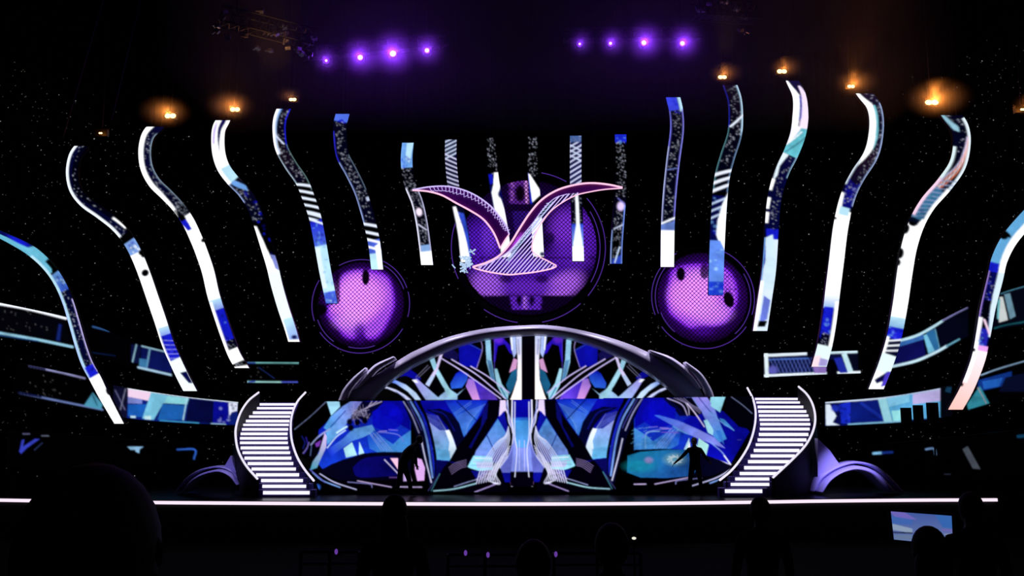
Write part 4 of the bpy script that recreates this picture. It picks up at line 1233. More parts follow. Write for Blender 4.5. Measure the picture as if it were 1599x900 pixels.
# ================================================================== ARCH
def shell(outer, inner, Y, depth, name, m, root, n=6, bulge=.3):
    """curved band with a rounded front, from its outer and inner outlines"""
    o_ = catmull(outer, n); i_ = catmull(inner, n)
    L = min(len(o_), len(i_))
    def even(q):
        q = np.array(q); d = np.concatenate([[0], np.cumsum(np.hypot(*(q[1:] - q[:-1]).T))]); k = np.linspace(0, d[-1], 80)
        return np.stack([np.interp(k, d, q[:, 0]), np.interp(k, d, q[:, 1])], 1)
    o_ = even(o_); i_ = even(i_)
    K = 9
    V, Fs = [], []
    for a, b2 in zip(o_, i_):
        A3 = P(a[0], a[1], Y); B3 = P(b2[0], b2[1], Y)
        for k in range(K):
            t = k / (K - 1)
            q = A3.lerp(B3, t)
            q.y += -bulge * math.sin(math.pi * t) + (depth * 0)
            V.append(q)
        V.append(B3 + Vector((0, depth, 0))); V.append(A3 + Vector((0, depth, 0)))
    R = K + 2
    for i in range(len(o_) - 1):
        for k in range(R):
            k2 = (k + 1) % R
            Fs.append((i * R + k, i * R + k2, (i + 1) * R + k2, (i + 1) * R + k))
    Fs.append(tuple(range(R - 1, -1, -1))); e = (len(o_) - 1) * R
    Fs.append(tuple(range(e, e + R)))
    return mesh_obj(name, V, Fs, m, root, True)


YA = 30.4
c0 = P(822, 622, YA)
ar = empty('stage_arch', (c0.x, YA, DZ), 'wide grey rounded arch spanning the dome shaped LED wall', 'arch')
AO = [(543, 626), (553, 607), (592, 582), (624, 562), (648, 548), (700, 526.5), (760, 513), (825, 508), (860, 508.5), (898, 514), (944, 525), (991, 541), (1030, 560), (1066, 582), (1090, 604), (1100, 622)]
AI = [(577, 626), (590, 610), (612, 592), (640, 574), (664, 562), (712, 541), (764, 528), (825, 522), (858, 523), (890, 528), (932, 541), (972, 558), (1006, 577), (1034, 596), (1054, 612), (1064, 622)]
shell(AO, AI, YA, .9, 'main_shell', M['arch'], ar, bulge=.22)
for nm, o_, i_ in (('outer_rib', [(528, 626), (536, 608), (551, 590), (570, 574)], [(538, 626), (545, 610), (558, 594), (572, 579)]),
                   ('outer_rib', [(549, 610), (566, 590), (585, 570), (614, 556.5)], [(560, 606), (574, 592), (592, 575), (617, 561)]),
                   ('outer_rib', [(1015, 546.5), (1050, 559), (1082, 584), (1098, 607)], [(1016, 551), (1045, 566), (1072, 588), (1088, 607)]),
                   ('outer_rib', [(1071, 565), (1095, 583), (1110, 606), (1116, 622)], [(1071, 571), (1090, 588), (1102, 608), (1107, 622)])):
    shell(o_, i_, YA - .35, .5, nm, M['arch'], ar, bulge=.1)

# ================================================================== STAIRCASES
def staircase(side):
    # rows: y, left px, right px of the lit riser
    if side == 'l':
        rows = [(632, 403, 461), (638, 398, 458), (645, 392, 455), (651, 387, 453), (658, 383, 452), (664, 380, 451), (671, 378, 450), (678, 376, 449), (685, 375, 449), (692, 375, 449.5), (700, 376, 451), (707.5, 379, 453), (716, 382, 455), (724.5, 387, 458), (733, 393, 462), (742, 400, 467), (751, 408, 473), (760, 410, 478), (770, 411, 483.5)]
        rails = [[(404, 613), (388, 626), (376, 644), (369, 665), (368, 682), (372, 704), (384, 727), (402, 748)], [(477, 613), (464, 628), (456, 648), (454, 668), (456, 690), (464, 714), (476, 734), (490, 751)]]
        drop = 1
    else:
        rows = [(623.5, 1179, 1247), (629, 1181, 1252), (636, 1183, 1256), (643, 1184, 1259), (649.5, 1185, 1262), (656, 1186, 1264), (663, 1187, 1265), (670.5, 1186.5, 1264), (679, 1185, 1262), (687.5, 1183, 1259), (695, 1180, 1254), (704, 1177, 1248), (712.5, 1172, 1241), (721.5, 1168, 1234), (731, 1162, 1224), (740, 1155, 1215), (748.5, 1148, 1201), (757, 1141, 1201), (767.5, 1132, 1190)]
        rails = [[(1167, 606), (1176, 624), (1180, 645), (1178, 668), (1170, 694), (1156, 718), (1141, 736), (1124, 750)], [(1247, 604), (1260, 616), (1269, 632), (1273, 652), (1270, 672), (1259, 694), (1239, 716), (1207, 746)]]
        drop = 0
    n = len(rows)
    Y0, Y1 = 27.9, 31.9
    base = P(rows[-1][1] + 35, rows[-1][0], Y0)
    root = empty('staircase', (base.x, base.y, 0),
                 'left curving staircase with white lit risers' if side == 'l' else 'right curving staircase with white lit risers',
                 'staircase', 'curving lit staircases at both ends of the LED wall')
    zs, ys = [], []
    for i, (y, a, b_) in enumerate(rows):
        t = (n - 1 - i) / (n - 1)
        Y = Y0 + (Y1 - Y0) * t
        ys.append(Y); zs.append(P(a, y, Y).z)
    zs = np.array(zs)
    for i in range(n):
        y, a, b_ = rows[i]
        Y = ys[i]
        hi = (zs[i - 1] if i else zs[0] + (zs[0] - zs[1]))
        h = hi - zs[i]
        ztop = zs[i] + h * .5
        zbot = zs[i] - h * .5
        L, R = P(a, y, Y), P(b_, y, Y)
        cx = (L.x + R.x) / 2; w = R.x - L.x
        hh = h * .6
        m = MB()
        back = ys[i - 1] + .05 if i else Y + .6
        ext = .17
        m.box((cx, (Y + back) / 2, (ztop + .0) / 2), (w + 2 * ext, back - Y, ztop)) if ztop > .02 else m.box((cx, (Y + back) / 2, .01), (w + .1, back - Y, .02))
        so_ = m.build('step', M['step'], root)
        m = MB(); m.box((cx, Y - .012, zs[i] + h * .02), (w, .02, hh)); m.build('riser_light', M['riser'], so_)
    for j, rp in enumerate(rails):
        q = []
        cr = catmull(rp, 5)
        m_ = len(cr)
        rt = []
        for i, p in enumerate(cr):
            Y = Y1 - .1 + (Y0 - .15 - Y1 + .1) * i / (m_ - 1)
            v = P(p[0], p[1], Y)
            q.append(v)
        b = MB(); b.tube(q, .036, 8); b.build('handrail', M['rail'], root, True)
        # solid curved side under the rail
        b = MB()
        V = []
        for v in q:
            zt = max(v.z - .04, .03)
            off = .05
            V += [Vector((v.x - off, v.y, zt)), Vector((v.x + off, v.y, zt)), Vector((v.x + off, v.y, 0.0)), Vector((v.x - off, v.y, 0.0))]
        Fs = []
        for i in range(len(q) - 1):
            for k in range(4):
                Fs.append((i * 4 + k, i * 4 + (k + 1) % 4, i * 4 + 4 + (k + 1) % 4, i * 4 + 4 + k))
        Fs.append((3, 2, 1, 0)); e = len(V) - 4; Fs.append((e, e + 1, e + 2, e + 3))
        b.add(V, Fs)
        inner = (side == 'l' and j == 1) or (side == 'r' and j == 0)
        # posts instead of a wall on the side that faces the audience through the steps
        if (side == 'l' and j == 0) or (side == 'r' and j == 1):
            b.build('side_wall', M['lip'], root)
        else:
            for i in range(2, len(q) - 1, 5):
                v = q[i]
                b = MB(); b.cyl((v.x, v.y, max(v.z - .9, 0)), (v.x, v.y, v.z), .015, 6)
                b.build('baluster', M['metal'], root)
    return root


staircase('l'); staircase('r')

# ================================================================== SIDE LED BANDS
def band(label, top, bot, Yf, painter, name='led_band', cat='LED band', step=1.5, bodyd=.25, group=None):
    T = resample(catmull(top, 8), step); n = len(T)
    Bc = np.array(catmull(bot, 8)); d = np.concatenate([[0], np.cumsum(np.hypot(*(Bc[1:] - Bc[:-1]).T))])
    q = np.linspace(0, d[-1], n)
    Bq = np.stack([np.interp(q, d, Bc[:, 0]), np.interp(q, d, Bc[:, 1])], 1)
    hgt = np.hypot(*(Bq - T).T).max()
    m = max(3, int(hgt / 1.3))
    u = np.linspace(0, 1, m)[:, None]
    X = T[None, :, 0] * (1 - u) + Bq[None, :, 0] * u
    Y_ = T[None, :, 1] * (1 - u) + Bq[None, :, 1] * u
    D = Yf(T[:, 0])[None] + 0 * X
    c = Canvas(X.min() - 2, Y_.min() - 2, X.max() + 2, Y_.max() + 2)
    painter(c)
    texture(c, .4); c.blur(.5)
    G = Parr(X, Y_, D)
    ctr = G.reshape(-1, 3)
    root = empty(name, (ctr[:, 0].mean(), ctr[:, 1].mean(), ctr[:, 2].min()), label, cat, group)
    grid_screen('led_panel', G, c.sample(X, Y_), root)
    hb = MB(); V = []; sub = list(range(0, n, 4)) + ([n - 1] if (n - 1) % 4 else [])
    for i in sub:
        a, b2 = Vector(G[0, i]), Vector(G[-1, i])
        V += [a + Vector((0, .012, 0)), b2 + Vector((0, .012, 0)), b2 + Vector((0, bodyd, 0)), a + Vector((0, bodyd, 0))]
    Fs = []
    for i in range(len(sub) - 1):
        for k in range(4):
            Fs.append((i * 4 + k, i * 4 + (k + 1) % 4, i * 4 + 4 + (k + 1) % 4, i * 4 + 4 + k))
    Fs.append((3, 2, 1, 0)); e = len(V) - 4; Fs.append((e, e + 1, e + 2, e + 3))
    hb.add(V, Fs); hb.build('housing', M['metal'], root)
    # posts down to the stage
    for i in (2, n // 2, n - 3):
        q_ = Vector(G[-1, i])
        pb = MB(); pb.box((q_.x, q_.y + bodyd * .55, q_.z / 2), (.07, .07, max(q_.z, .02)))
        pb.build('support_post', M['black'], root)
    return root


SY = lambda off: (lambda x: curtain_D(x) - off)
GRP = 'curved LED bands on the side walls of the set'


def fL1(c):
    c.line([(-8, 473.5), (45, 483), (103, 497.5)], 4, (236, 240, 250)); c.line([(-8, 519), (55, 530), (113, 542)], 4, (150, 205, 230)); c.line([(-8, 523), (60, 533)], 1.4, (30, 80, 140))
    c.poly([(90, 506), (98, 507), (95, 534), (86, 532)], (12, 20, 84)); c.poly([(0, 480), (100, 500), (110, 536), (0, 516)], (2, 3, 10), .8); c.poly([(92, 506), (96, 507), (93, 532), (88, 532)], (20, 40, 120), .8)
    c.stars(0, 482, 84, 518, 26, (120, 120, 120)); c.line([(145, 510.5), (155, 513), (170, 517)], 2.6, (50, 90, 150)); c.line([(145, 551), (180, 556)], 1.4, (10, 30, 70))
    c.poly([(205, 538), (222, 540), (216, 568), (204, 565)], (8, 16, 60)); c.line([(213, 539), (207, 565)], 2.4, (130, 170, 190)); c.poly([(222, 541), (268, 553), (268, 583), (218, 574)], (10, 20, 90)); c.line([(222, 541), (268, 552)], 2.6, (150, 190, 210))
    c.line([(234, 545), (229, 574)], 3, (110, 160, 190)); c.poly([(218, 560), (232, 562), (229, 576), (217, 572)], (70, 140, 190), .7); c.line([(216, 574), (268, 586)], 3.4, (160, 195, 220)); c.poly([(268, 552), (290, 556), (290, 592), (268, 588)], (0, 0, 0))


band('upper curved LED band on the left side wall, two bright lines meeting the first ribbon', [(-14, 470), (103, 495), (150, 509), (215, 536), (292, 555)], [(-14, 524), (113, 545), (150, 555), (215, 578), (292, 594)], SY(.85), fL1, group=GRP)


def fL2(c):
    c.line([(46, 572), (90, 581), (132, 591)], 2.8, (150, 150, 200)); c.line([(46, 572), (70, 577)], 2.8, (20, 24, 70)); c.line([(30, 614), (70, 622), (130, 634), (160, 640)], 2.8, (110, 130, 190)); c.line([(30, 614), (64, 620)], 3, (16, 22, 70))
    c.poly([(145, 613), (160, 632), (158, 640), (131, 634)], (80, 160, 190)); c.line([(144, 616), (152, 634)], 1.2, (20, 60, 90)); c.stars(40, 585, 130, 625, 22, (120, 120, 120))


band('dim curved LED strip behind the foot of the leftmost ribbon', [(26, 566), (132, 588), (172, 600)], [(20, 616), (130, 638), (176, 648)], SY(1.25), fL2, group=GRP)


def fL3(c):
    c.poly([(176, 600), (202, 608), (200, 658), (176, 652)], (14, 14, 44)); c.line([(180, 610), (195, 640)], 2, (90, 90, 130)); c.line([(196, 608), (188, 640)], 1.6, (120, 120, 150))
    c.poly([(200, 608), (372, 630), (372, 664), (198, 658)], (10, 30, 120)); c.poly([(200, 607), (236, 613), (236, 627), (200, 620)], (230, 200, 225)); c.poly([(200, 620), (222, 624), (222, 631), (200, 630)], (120, 130, 200))
    c.poly([(200, 632), (232, 632), (224, 652), (200, 650)], (24, 90, 180)); c.poly([(236, 613), (262, 618), (240, 656), (222, 654)], (120, 195, 225)); c.poly([(262, 618), (295, 622), (292, 632), (255, 630)], (140, 215, 225)); c.poly([(254, 631), (292, 634), (286, 656), (246, 656)], (30, 100, 185))
    c.line([(292, 622), (286, 656)], 2, (170, 215, 235)); c.poly([(295, 623), (334, 627), (332, 662), (290, 658)], (4, 8, 60)); c.poly([(334, 627), (357, 629), (357, 664), (332, 662)], (8, 12, 150)); c.poly([(357, 629), (371, 630), (370, 642), (362, 644), (358, 650)], (220, 225, 245))
    c.line([(200, 607), (290, 620), (372, 629)], 1.6, (220, 235, 245)); c.line([(250, 657), (310, 661)], 2.2, (60, 150, 200)); c.line([(330, 662), (352, 663)], 2, (150, 190, 220)); c.mottle(340, 630, 370, 660, 10, [(10, 10, 60), (160, 170, 240)]); c.poly([(204, 650), (212, 650), (212, 653), (204, 653)], (190, 225, 230)); c.poly([(226, 650), (236, 650), (236, 656), (226, 655)], (190, 225, 230))


band('bright curved LED band beside the left staircase, pink white and light blue blocks', [(177, 602), (235, 612), (300, 621), (372, 628)], [(176, 650), (230, 657), (300, 662), (370, 665)], SY(1.6), fL3, group=GRP)


def fL0(c):
    c.line([(386, 566.5), (466, 567)], 2.4, (120, 190, 190)); c.line([(386, 567), (398, 567)], 2.4, (20, 30, 140)); c.line([(386, 596.5), (440, 597)], 2.4, (150, 205, 200)); c.line([(440, 597), (464, 597)], 2.4, (70, 80, 190)); c.line([(388, 597), (398, 596)], 2, (30, 50, 160)); c.line([(404, 574), (428, 591)], 1, (30, 50, 110)); c.stars(390, 570, 462, 594, 10, (110, 110, 110))


band('small dark LED box with two pale horizontal lines above the left staircase', [(386, 565), (425, 565), (467, 565.5)], [(386, 598.5), (425, 599), (466, 599)], SY(1.4), fL0, group=GRP)


def gR1(c):
    c.poly([(1190, 550), (1345, 546), (1345, 590), (1190, 592)], (10, 14, 60)); c.line([(1194, 555.5), (1260, 552.5)], 4.4, (220, 232, 242)); c.line([(1199, 562), (1262, 560)], 2, (70, 110, 200)); c.line([(1194, 587), (1250, 584.5), (1290, 583), (1343, 581.5)], 3.6, (226, 238, 246)); c.line([(1196, 552), (1198, 590)], 6, (220, 235, 240))
    for k in range(12): c.line([(1202 + k * 6, 560), (1212 + k * 6, 583)], 1.1, (90, 110, 190), .8)
    for k in range(12): c.line([(1212 + k * 6, 560), (1202 + k * 6, 583)], 1.0, (60, 80, 170), .6)
    c.blob(1207, 578, 7, 6, (110, 110, 220), .8, .5); c.poly([(1268, 566), (1290, 560), (1290, 583), (1272, 583)], (150, 120, 200)); c.poly([(1260, 548), (1294, 548), (1294, 558), (1260, 558)], (1, 2, 10)); c.line([(1294, 551), (1338, 549.5)], 4, (200, 225, 235))
    c.poly([(1291, 563), (1306, 560), (1308, 590), (1291, 592)], (0, 0, 4)); c.poly([(1302, 560), (1314, 558), (1324, 582), (1312, 583)], (30, 44, 170)); c.poly([(1314, 553), (1322, 552), (1332, 580), (1324, 582)], (190, 225, 235)); c.poly([(1322, 553), (1342, 552), (1342, 579), (1334, 580)], (4, 8, 30)); c.poly([(1339, 545), (1346, 545), (1346, 579), (1340, 578)], (0, 0, 0))


band('small hatched LED box screen above the right staircase', [(1192.5, 552), (1260, 550), (1344, 547.5)], [(1192.5, 590), (1270, 586), (1344, 583.5)], SY(1.3), gR1, group=GRP)


def gR2(c):
    c.poly([(1390, 530), (1440, 515), (1480, 495), (1512, 478), (1512, 525), (1460, 556), (1390, 578)], (2, 4, 20)); c.poly([(1394, 538), (1440, 524), (1446, 556), (1395, 572)], (10, 12, 80)); c.poly([(1400, 536), (1442, 522), (1443, 530), (1400, 543)], (50, 100, 170)); c.poly([(1442, 524), (1452, 520), (1460, 548), (1450, 553)], (110, 180, 210))
    c.poly([(1446, 520), (1458, 514), (1468, 545), (1460, 549)], (40, 100, 150)); c.line([(1398, 534), (1430, 525), (1455, 512), (1472, 501)], 4, (176, 214, 228)); c.line([(1472, 501), (1490, 491), (1510, 481)], 2.8, (110, 110, 160)); c.line([(1392, 573), (1430, 564), (1460, 551), (1478, 541)], 4, (190, 222, 236)); c.line([(1478, 541), (1498, 530)], 2.8, (90, 150, 170)); c.line([(1460, 514), (1467, 544)], 1.6, (90, 150, 180))


band('curved LED band rising between the last two full ribbons on the right', [(1388, 534), (1430, 521), (1455, 508), (1480, 494), (1514, 477)], [(1388, 577), (1430, 568), (1460, 556), (1480, 545), (1514, 524)], SY(.8), gR2, group=GRP)


def gR3(c):
    c.poly([(1286, 625), (1490, 600), (1490, 655), (1286, 668)], (6, 12, 80)); c.line([(1290, 629), (1380, 622), (1440, 613), (1478, 606)], 2.6, (200, 215, 235)); c.poly([(1289, 632), (1296, 632), (1306, 650), (1300, 660), (1311, 664), (1290, 665)], (215, 228, 242)); c.blob(1304, 638, 6, 5, (30, 50, 190), .9, .5)
    c.poly([(1310, 632), (1328, 628), (1328, 662), (1314, 662)], (20, 40, 190)); c.poly([(1328, 629), (1375, 624), (1382, 659), (1330, 663)], (10, 26, 120)); c.line([(1345, 630), (1380, 655)], 5, (24, 50, 170), .7); c.poly([(1371, 624), (1384, 622), (1394, 660), (1381, 661)], (150, 210, 225)); c.poly([(1384, 622), (1470, 608), (1470, 652), (1394, 658)], (90, 170, 220))
    c.poly([(1384, 622), (1420, 616), (1420, 628), (1388, 636)], (130, 200, 235)); c.poly([(1425, 616), (1470, 608), (1470, 626), (1425, 632)], (180, 170, 220)); c.poly([(1392, 642), (1412, 640), (1412, 658), (1395, 659)], (150, 225, 230)); c.line([(1325, 663), (1412, 658)], 2.4, (130, 190, 220)); c.poly([(1468, 603), (1490, 600), (1490, 655), (1468, 652)], (2, 4, 12)); c.poly([(1478, 605), (1486, 605), (1484, 614), (1476, 612)], (20, 60, 90))
    c.mottle(1296, 634, 1330, 660, 12, [(4, 6, 40), (40, 60, 200), (4, 6, 40)])


band('bright blue curved LED band beside the right staircase', [(1288, 628), (1380, 620), (1440, 611), (1487, 602)], [(1288, 666), (1320, 665), (1412, 660), (1487, 650)], SY(1.7), gR3, group=GRP)


def gR4(c):
    c.line([(1532, 586), (1560, 576), (1604, 563)], 2, (130, 160, 190)); c.poly([(1528, 594), (1580, 580), (1580, 600), (1545, 608), (1526, 612)], (14, 50, 130)); c.poly([(1534, 596), (1566, 590), (1560, 604), (1536, 608)], (30, 90, 180)); c.poly([(1530, 603), (1545, 630), (1512, 640), (1510, 632)], (50, 140, 160)); c.line([(1527, 606), (1540, 630)], 1.4, (160, 150, 160)); c.poly([(1570, 590), (1604, 582), (1604, 612), (1560, 612)], (6, 12, 40))


band('dim blue LED band right of the pinkish ribbon foot', [(1506, 596), (1535, 583), (1560, 573), (1612, 559)], [(1506, 643), (1540, 634), (1570, 626), (1612, 616)], SY(1.2), gR4, group=GRP)


def gR5(c):
    c.poly([(1545, 462), (1612, 444), (1612, 506), (1545, 516)], (3, 6, 20)); c.line([(1563, 459), (1580, 453), (1606, 446)], 2, (60, 110, 130)); c.poly([(1561, 464), (1566, 464), (1574, 500), (1560, 504), (1558, 480)], (200, 205, 205)); c.poly([(1568, 460), (1577, 458), (1586, 494), (1577, 499)], (110, 150, 170)); c.line([(1553, 513), (1570, 508), (1606, 502)], 2.4, (20, 80, 90)); c.poly([(1558, 470), (1562, 466), (1560, 500), (1557, 498)], (120, 200, 210))


band('LED band with pale upright stripes beside the rightmost ribbon', [(1548, 462), (1575, 453), (1612, 442)], [(1548, 518), (1575, 512), (1612, 506)], SY(.75), gR5, group=GRP)


def low_l(c):  # reflections and LED bits of the structures, painted as glowing marks
    c.poly([(30, 706), (34, 688), (38, 686), (36, 698), (54, 686), (62, 686), (42, 700), (33, 709)], (50, 60, 180)); c.line([(36, 678), (46, 678)], 1.6, (100, 100, 140)); c.line([(65, 681), (76, 681)], 1.4, (110, 120, 140)); c.line([(54, 703), (66, 692)], 1.4, (40, 50, 90))
    c.poly([(199, 698), (224, 698), (218, 702), (217, 708), (212, 706), (211, 703), (204, 703)], (130, 175, 210)); c.line([(277, 702.5), (304, 702.5), (303, 717)], 2.6, (44, 92, 190))


band('low black scenery panel on the far left with a few blue reflections and lit bits painted on', [(10, 672), (160, 684), (315, 694)], [(10, 730), (160, 735), (315, 740)], SY(2.2), low_l, 'scenery_panel', 'scenery panel')


def low_r(c):  # stray reflections and small LEDs put into the panel's glow colour
    c.line([(1364, 708.5), (1378, 707.5)], 4, (120, 180, 220)); c.line([(1378, 707.5), (1393, 706.5)], 4, (20, 44, 120)); c.line([(1446, 702), (1458, 701), (1461, 710)], 3, (90, 120, 160)); c.poly([(1503, 702), (1511, 697), (1531, 733), (1519, 732)], (66, 72, 82)); c.line([(1590, 682), (1602, 681)], 5, (12, 60, 90)); c.line([(1475, 741), (1484, 741)], 1.4, (40, 44, 60))


band('low black scenery panel on the far right with small blue and grey reflections and lit bits painted on', [(1355, 696), (1480, 684), (1606, 670)], [(1355, 750), (1480, 748), (1606, 742)], SY(2.2), low_r, 'scenery_panel', 'scenery panel')

# black flat of the set walls between the bands: rounded scenery walls left and right of the stairs
for s, x0, x1, lab in (('l', -60, 372, 'tall'), ('r', 1280, 1660, 'tall')):
    pass

# ================================================================== LOW SIDE ARCHES
def side_arch(outer, inner, fin, Y, label, extra=None):
    c0 = P((outer[0][0] + outer[-1][0]) / 2, 768, Y)
    root = empty('side_arch', (c0.x, Y, 0), label, 'arch', 'low lilac arches outside the staircases')
    shell(outer, inner, Y, .8, 'arch_shell', M['arch_side'], root, bulge=.12)
    if extra:
        shell(extra[0], extra[1], Y + .25, .5, 'outer_rib', M['arch_side'], root, bulge=.08)
    f = MB(); f.prism([P(q[0], q[1], Y + .3) for q in fin], (0, .3, 0)); f.build('fin', M['arch_side'], root)
    return root


side_arch([(1277, 769), (1288, 752), (1306, 738), (1325, 730), (1341, 728), (1360, 733), (1378, 745), (1399, 769)],
          [(1286, 769), (1298, 752), (1312, 742), (1327, 737), (1340, 736.5), (1356, 741), (1370, 752), (1387, 769)],
          [(1277, 685), (1296, 704), (1312, 727), (1300, 737), (1277, 760)], 28.6,
          'low lilac arch with a pointed fin right of the right staircase',
          ([(1265, 768), (1276, 747), (1296, 732), (1320, 723), (1341, 721), (1366, 727), (1388, 743), (1411, 768)], [(1274, 768), (1284, 750), (1302, 736), (1323, 727), (1341, 725), (1362, 731), (1382, 746), (1402, 768)]))
side_arch([(283, 770), (295, 753), (312, 741), (330, 735), (345, 734), (362, 742), (374, 757)],
          [(289, 770), (300, 755), (315, 745), (331, 740), (345, 739), (359, 746), (369, 758)],
          [(360, 712), (369, 739), (366, 742), (348, 733)], 28.6, 'low dim lilac arch left of the left staircase',
          ([(274, 768), (288, 749), (308, 735), (330, 729), (348, 729), (364, 736), (374, 748)], [(279, 768), (292, 751), (310, 738), (330, 732), (347, 732), (362, 739), (372, 750)]))
# small pale cone on the floor right of the right staircase
q = PZ(1252, 767, 0)
b = MB(); b.tube([q, q + Vector((0, 0, .12)), q + Vector((0, 0, .24)), q + Vector((0, 0, .30))], [.15, .14, .09, .03], 14)
tag(b.build('floor_cone', M['arch'], None, True), 'small pale rounded cone on the floor right of the right staircase', 'cone')

# ================================================================== OVERHEAD LAMPS AND TRUSSES
def truss(a, b_, label, n=14, w=.35, hang=True):
    a, b_ = Vector(a), Vector(b_)
    root = empty('lighting_truss', ((a.x + b_.x) / 2, (a.y + b_.y) / 2, min(a.z, b_.z) - w / 2), label, 'truss')
    d = (b_ - a); L = d.length; t = d.normalized()
    up = Vector((0, 0, 1)); s = t.cross(up).normalized(); up = s.cross(t)
    cor = [s * w / 2 + up * w / 2, -s * w / 2 + up * w / 2, -s * w / 2 - up * w / 2, s * w / 2 - up * w / 2]
    m = MB()
    for c in cor: m.cyl(a + c, b_ + c, .025, 8)
    m.build('chord', M['metal'], root)
    m = MB()
    for i in range(n):
        p0 = a + t * (L * i / n); p1 = a + t * (L * (i + 1) / n)
        for k in range(4):
            m.cyl(p0 + cor[k], p1 + cor[(k + 1) % 4], .012, 5)
        for k in range(4):
            m.cyl(p0 + cor[k], p0 + cor[(k + 1) % 4], .012, 5)
    m.build('lacing', M['metal'], root)
    for f in (.15, .85):
        p = a + d * f
        wire(p + up * w / 2, (p.x, p.y, 18.98), .012, root)
    return root


def point(loc, col, watt, r=.05, parent=None):
    l = bpy.data.lights.new('lamp_light', 'POINT'); l.color = col; l.energy = watt; l.shadow_soft_size = r
    o = bpy.data.objects.new('lamp_light', l); COL.objects.link(o)
    if parent is not None:
        o.parent = parent; o.location = Vector(loc) - Vector(parent.location)
    else: o.location = loc
    return o


def spot(loc, target, col, watt, ang, blend=.6, r=.08, parent=None):
    l = bpy.data.lights.new('spot_light', 'SPOT'); l.color = col; l.energy = watt; l.spot_size = math.radians(ang); l.spot_blend = blend; l.shadow_soft_size = r
    o = bpy.data.objects.new('spot_light', l); COL.objects.link(o)
    d = Vector(target) - Vector(loc)
    o.rotation_euler = d.to_track_quat('-Z', 'Y').to_euler()
    if parent is not None:
        o.parent = parent; o.location = Vector(loc) - Vector(parent.location)
    else: o.location = loc
    return o


YT = 27.0
PUR = (.24, .03, 1.0)
heads = [(510, 96, .35, 2.0, 0), (563, 91, 1.2, 4.2, 1), (614, 85, 1.9, 5.0, 1), (667, 80, .8, 3.6, 1), (905, 70, .25, 1.8, 0), (953, 69, .4, 2.4, 0), (1005, 68, 1.2, 3.8, 0), (1065, 69, 1.0, 3.6, 0)]
hl = ['first (faintest) violet lamp of the left truss', 'second violet lamp of the left truss, large halo', 'brightest violet lamp of the left truss', 'violet lamp at the right end of the left truss',
      'smallest violet lamp at the left end of the right truss', 'small violet lamp second from the left on the right truss', 'bright violet lamp third on the right truss', 'violet lamp at the right end of the right truss']
tl = P(480, 84, YT); tr = P(700, 64, YT)
truss(tl, tr, 'black roof truss carrying the four violet lamps on the left')
tl2 = P(880, 55, YT); tr2 = P(1095, 54, YT)
truss(tl2, tr2, 'black roof truss carrying the four violet lamps on the right')
for (x, y, e, core, streak), lab in zip(heads, hl):
    p = P(x, y, YT - .1)
    A, B2 = (tl, tr) if x < 800 else (tl2, tr2)
    f = (p.x - A.x) / (B2.x - A.x)
    zt = A.z + (B2.z - A.z) * f - .17
    yk = A.y
    root = empty('moving_head_lamp', (p.x, yk, p.z - .2), lab, 'stage lamp', 'violet moving head lamps on the roof trusses')
    m = MB(); m.box((p.x, yk, zt - .05), (.26, .22, .1)); m.build('base', M['metal'], root)
    for s in (-1, 1): m = MB(); m.box((p.x + s * .14, yk, (zt - .1 + p.z) / 2 - .02), (.03, .1, max(zt - .1 - p.z + .14, .1))); m.build('yoke_arm', M['metal'], root)
    m = MB(); m.tube([(p.x, yk + .22, p.z), (p.x, yk + .12, p.z), (p.x, yk - .12, p.z), (p.x, yk - .16, p.z)], [.07, .115, .12, .105], 16); hd = m.build('head', M['metal'], root)
    r = core * YT / F
    m = MB(); m.sphere((p.x, yk - .165, p.z), (min(r, .1), .03, min(r, .1)), 14, 8); m.build('lens', M['p_lens'], hd, True)
    point((p.x, yk - .3, p.z - .02), PUR, PURPLE_W * e, .05, root)
    puff((p.x + .05, yk - .3, p.z - .02), .36 + .42 * e ** .5)
    if streak:
        spot((p.x, yk - .25, p.z), (p.x + 6.2, yk - 8, p.z - 4.2), PUR, PURPLE_W * e * 5, 5, .5, .05, root)  # narrow spot added to imitate the diagonal lens flare streak

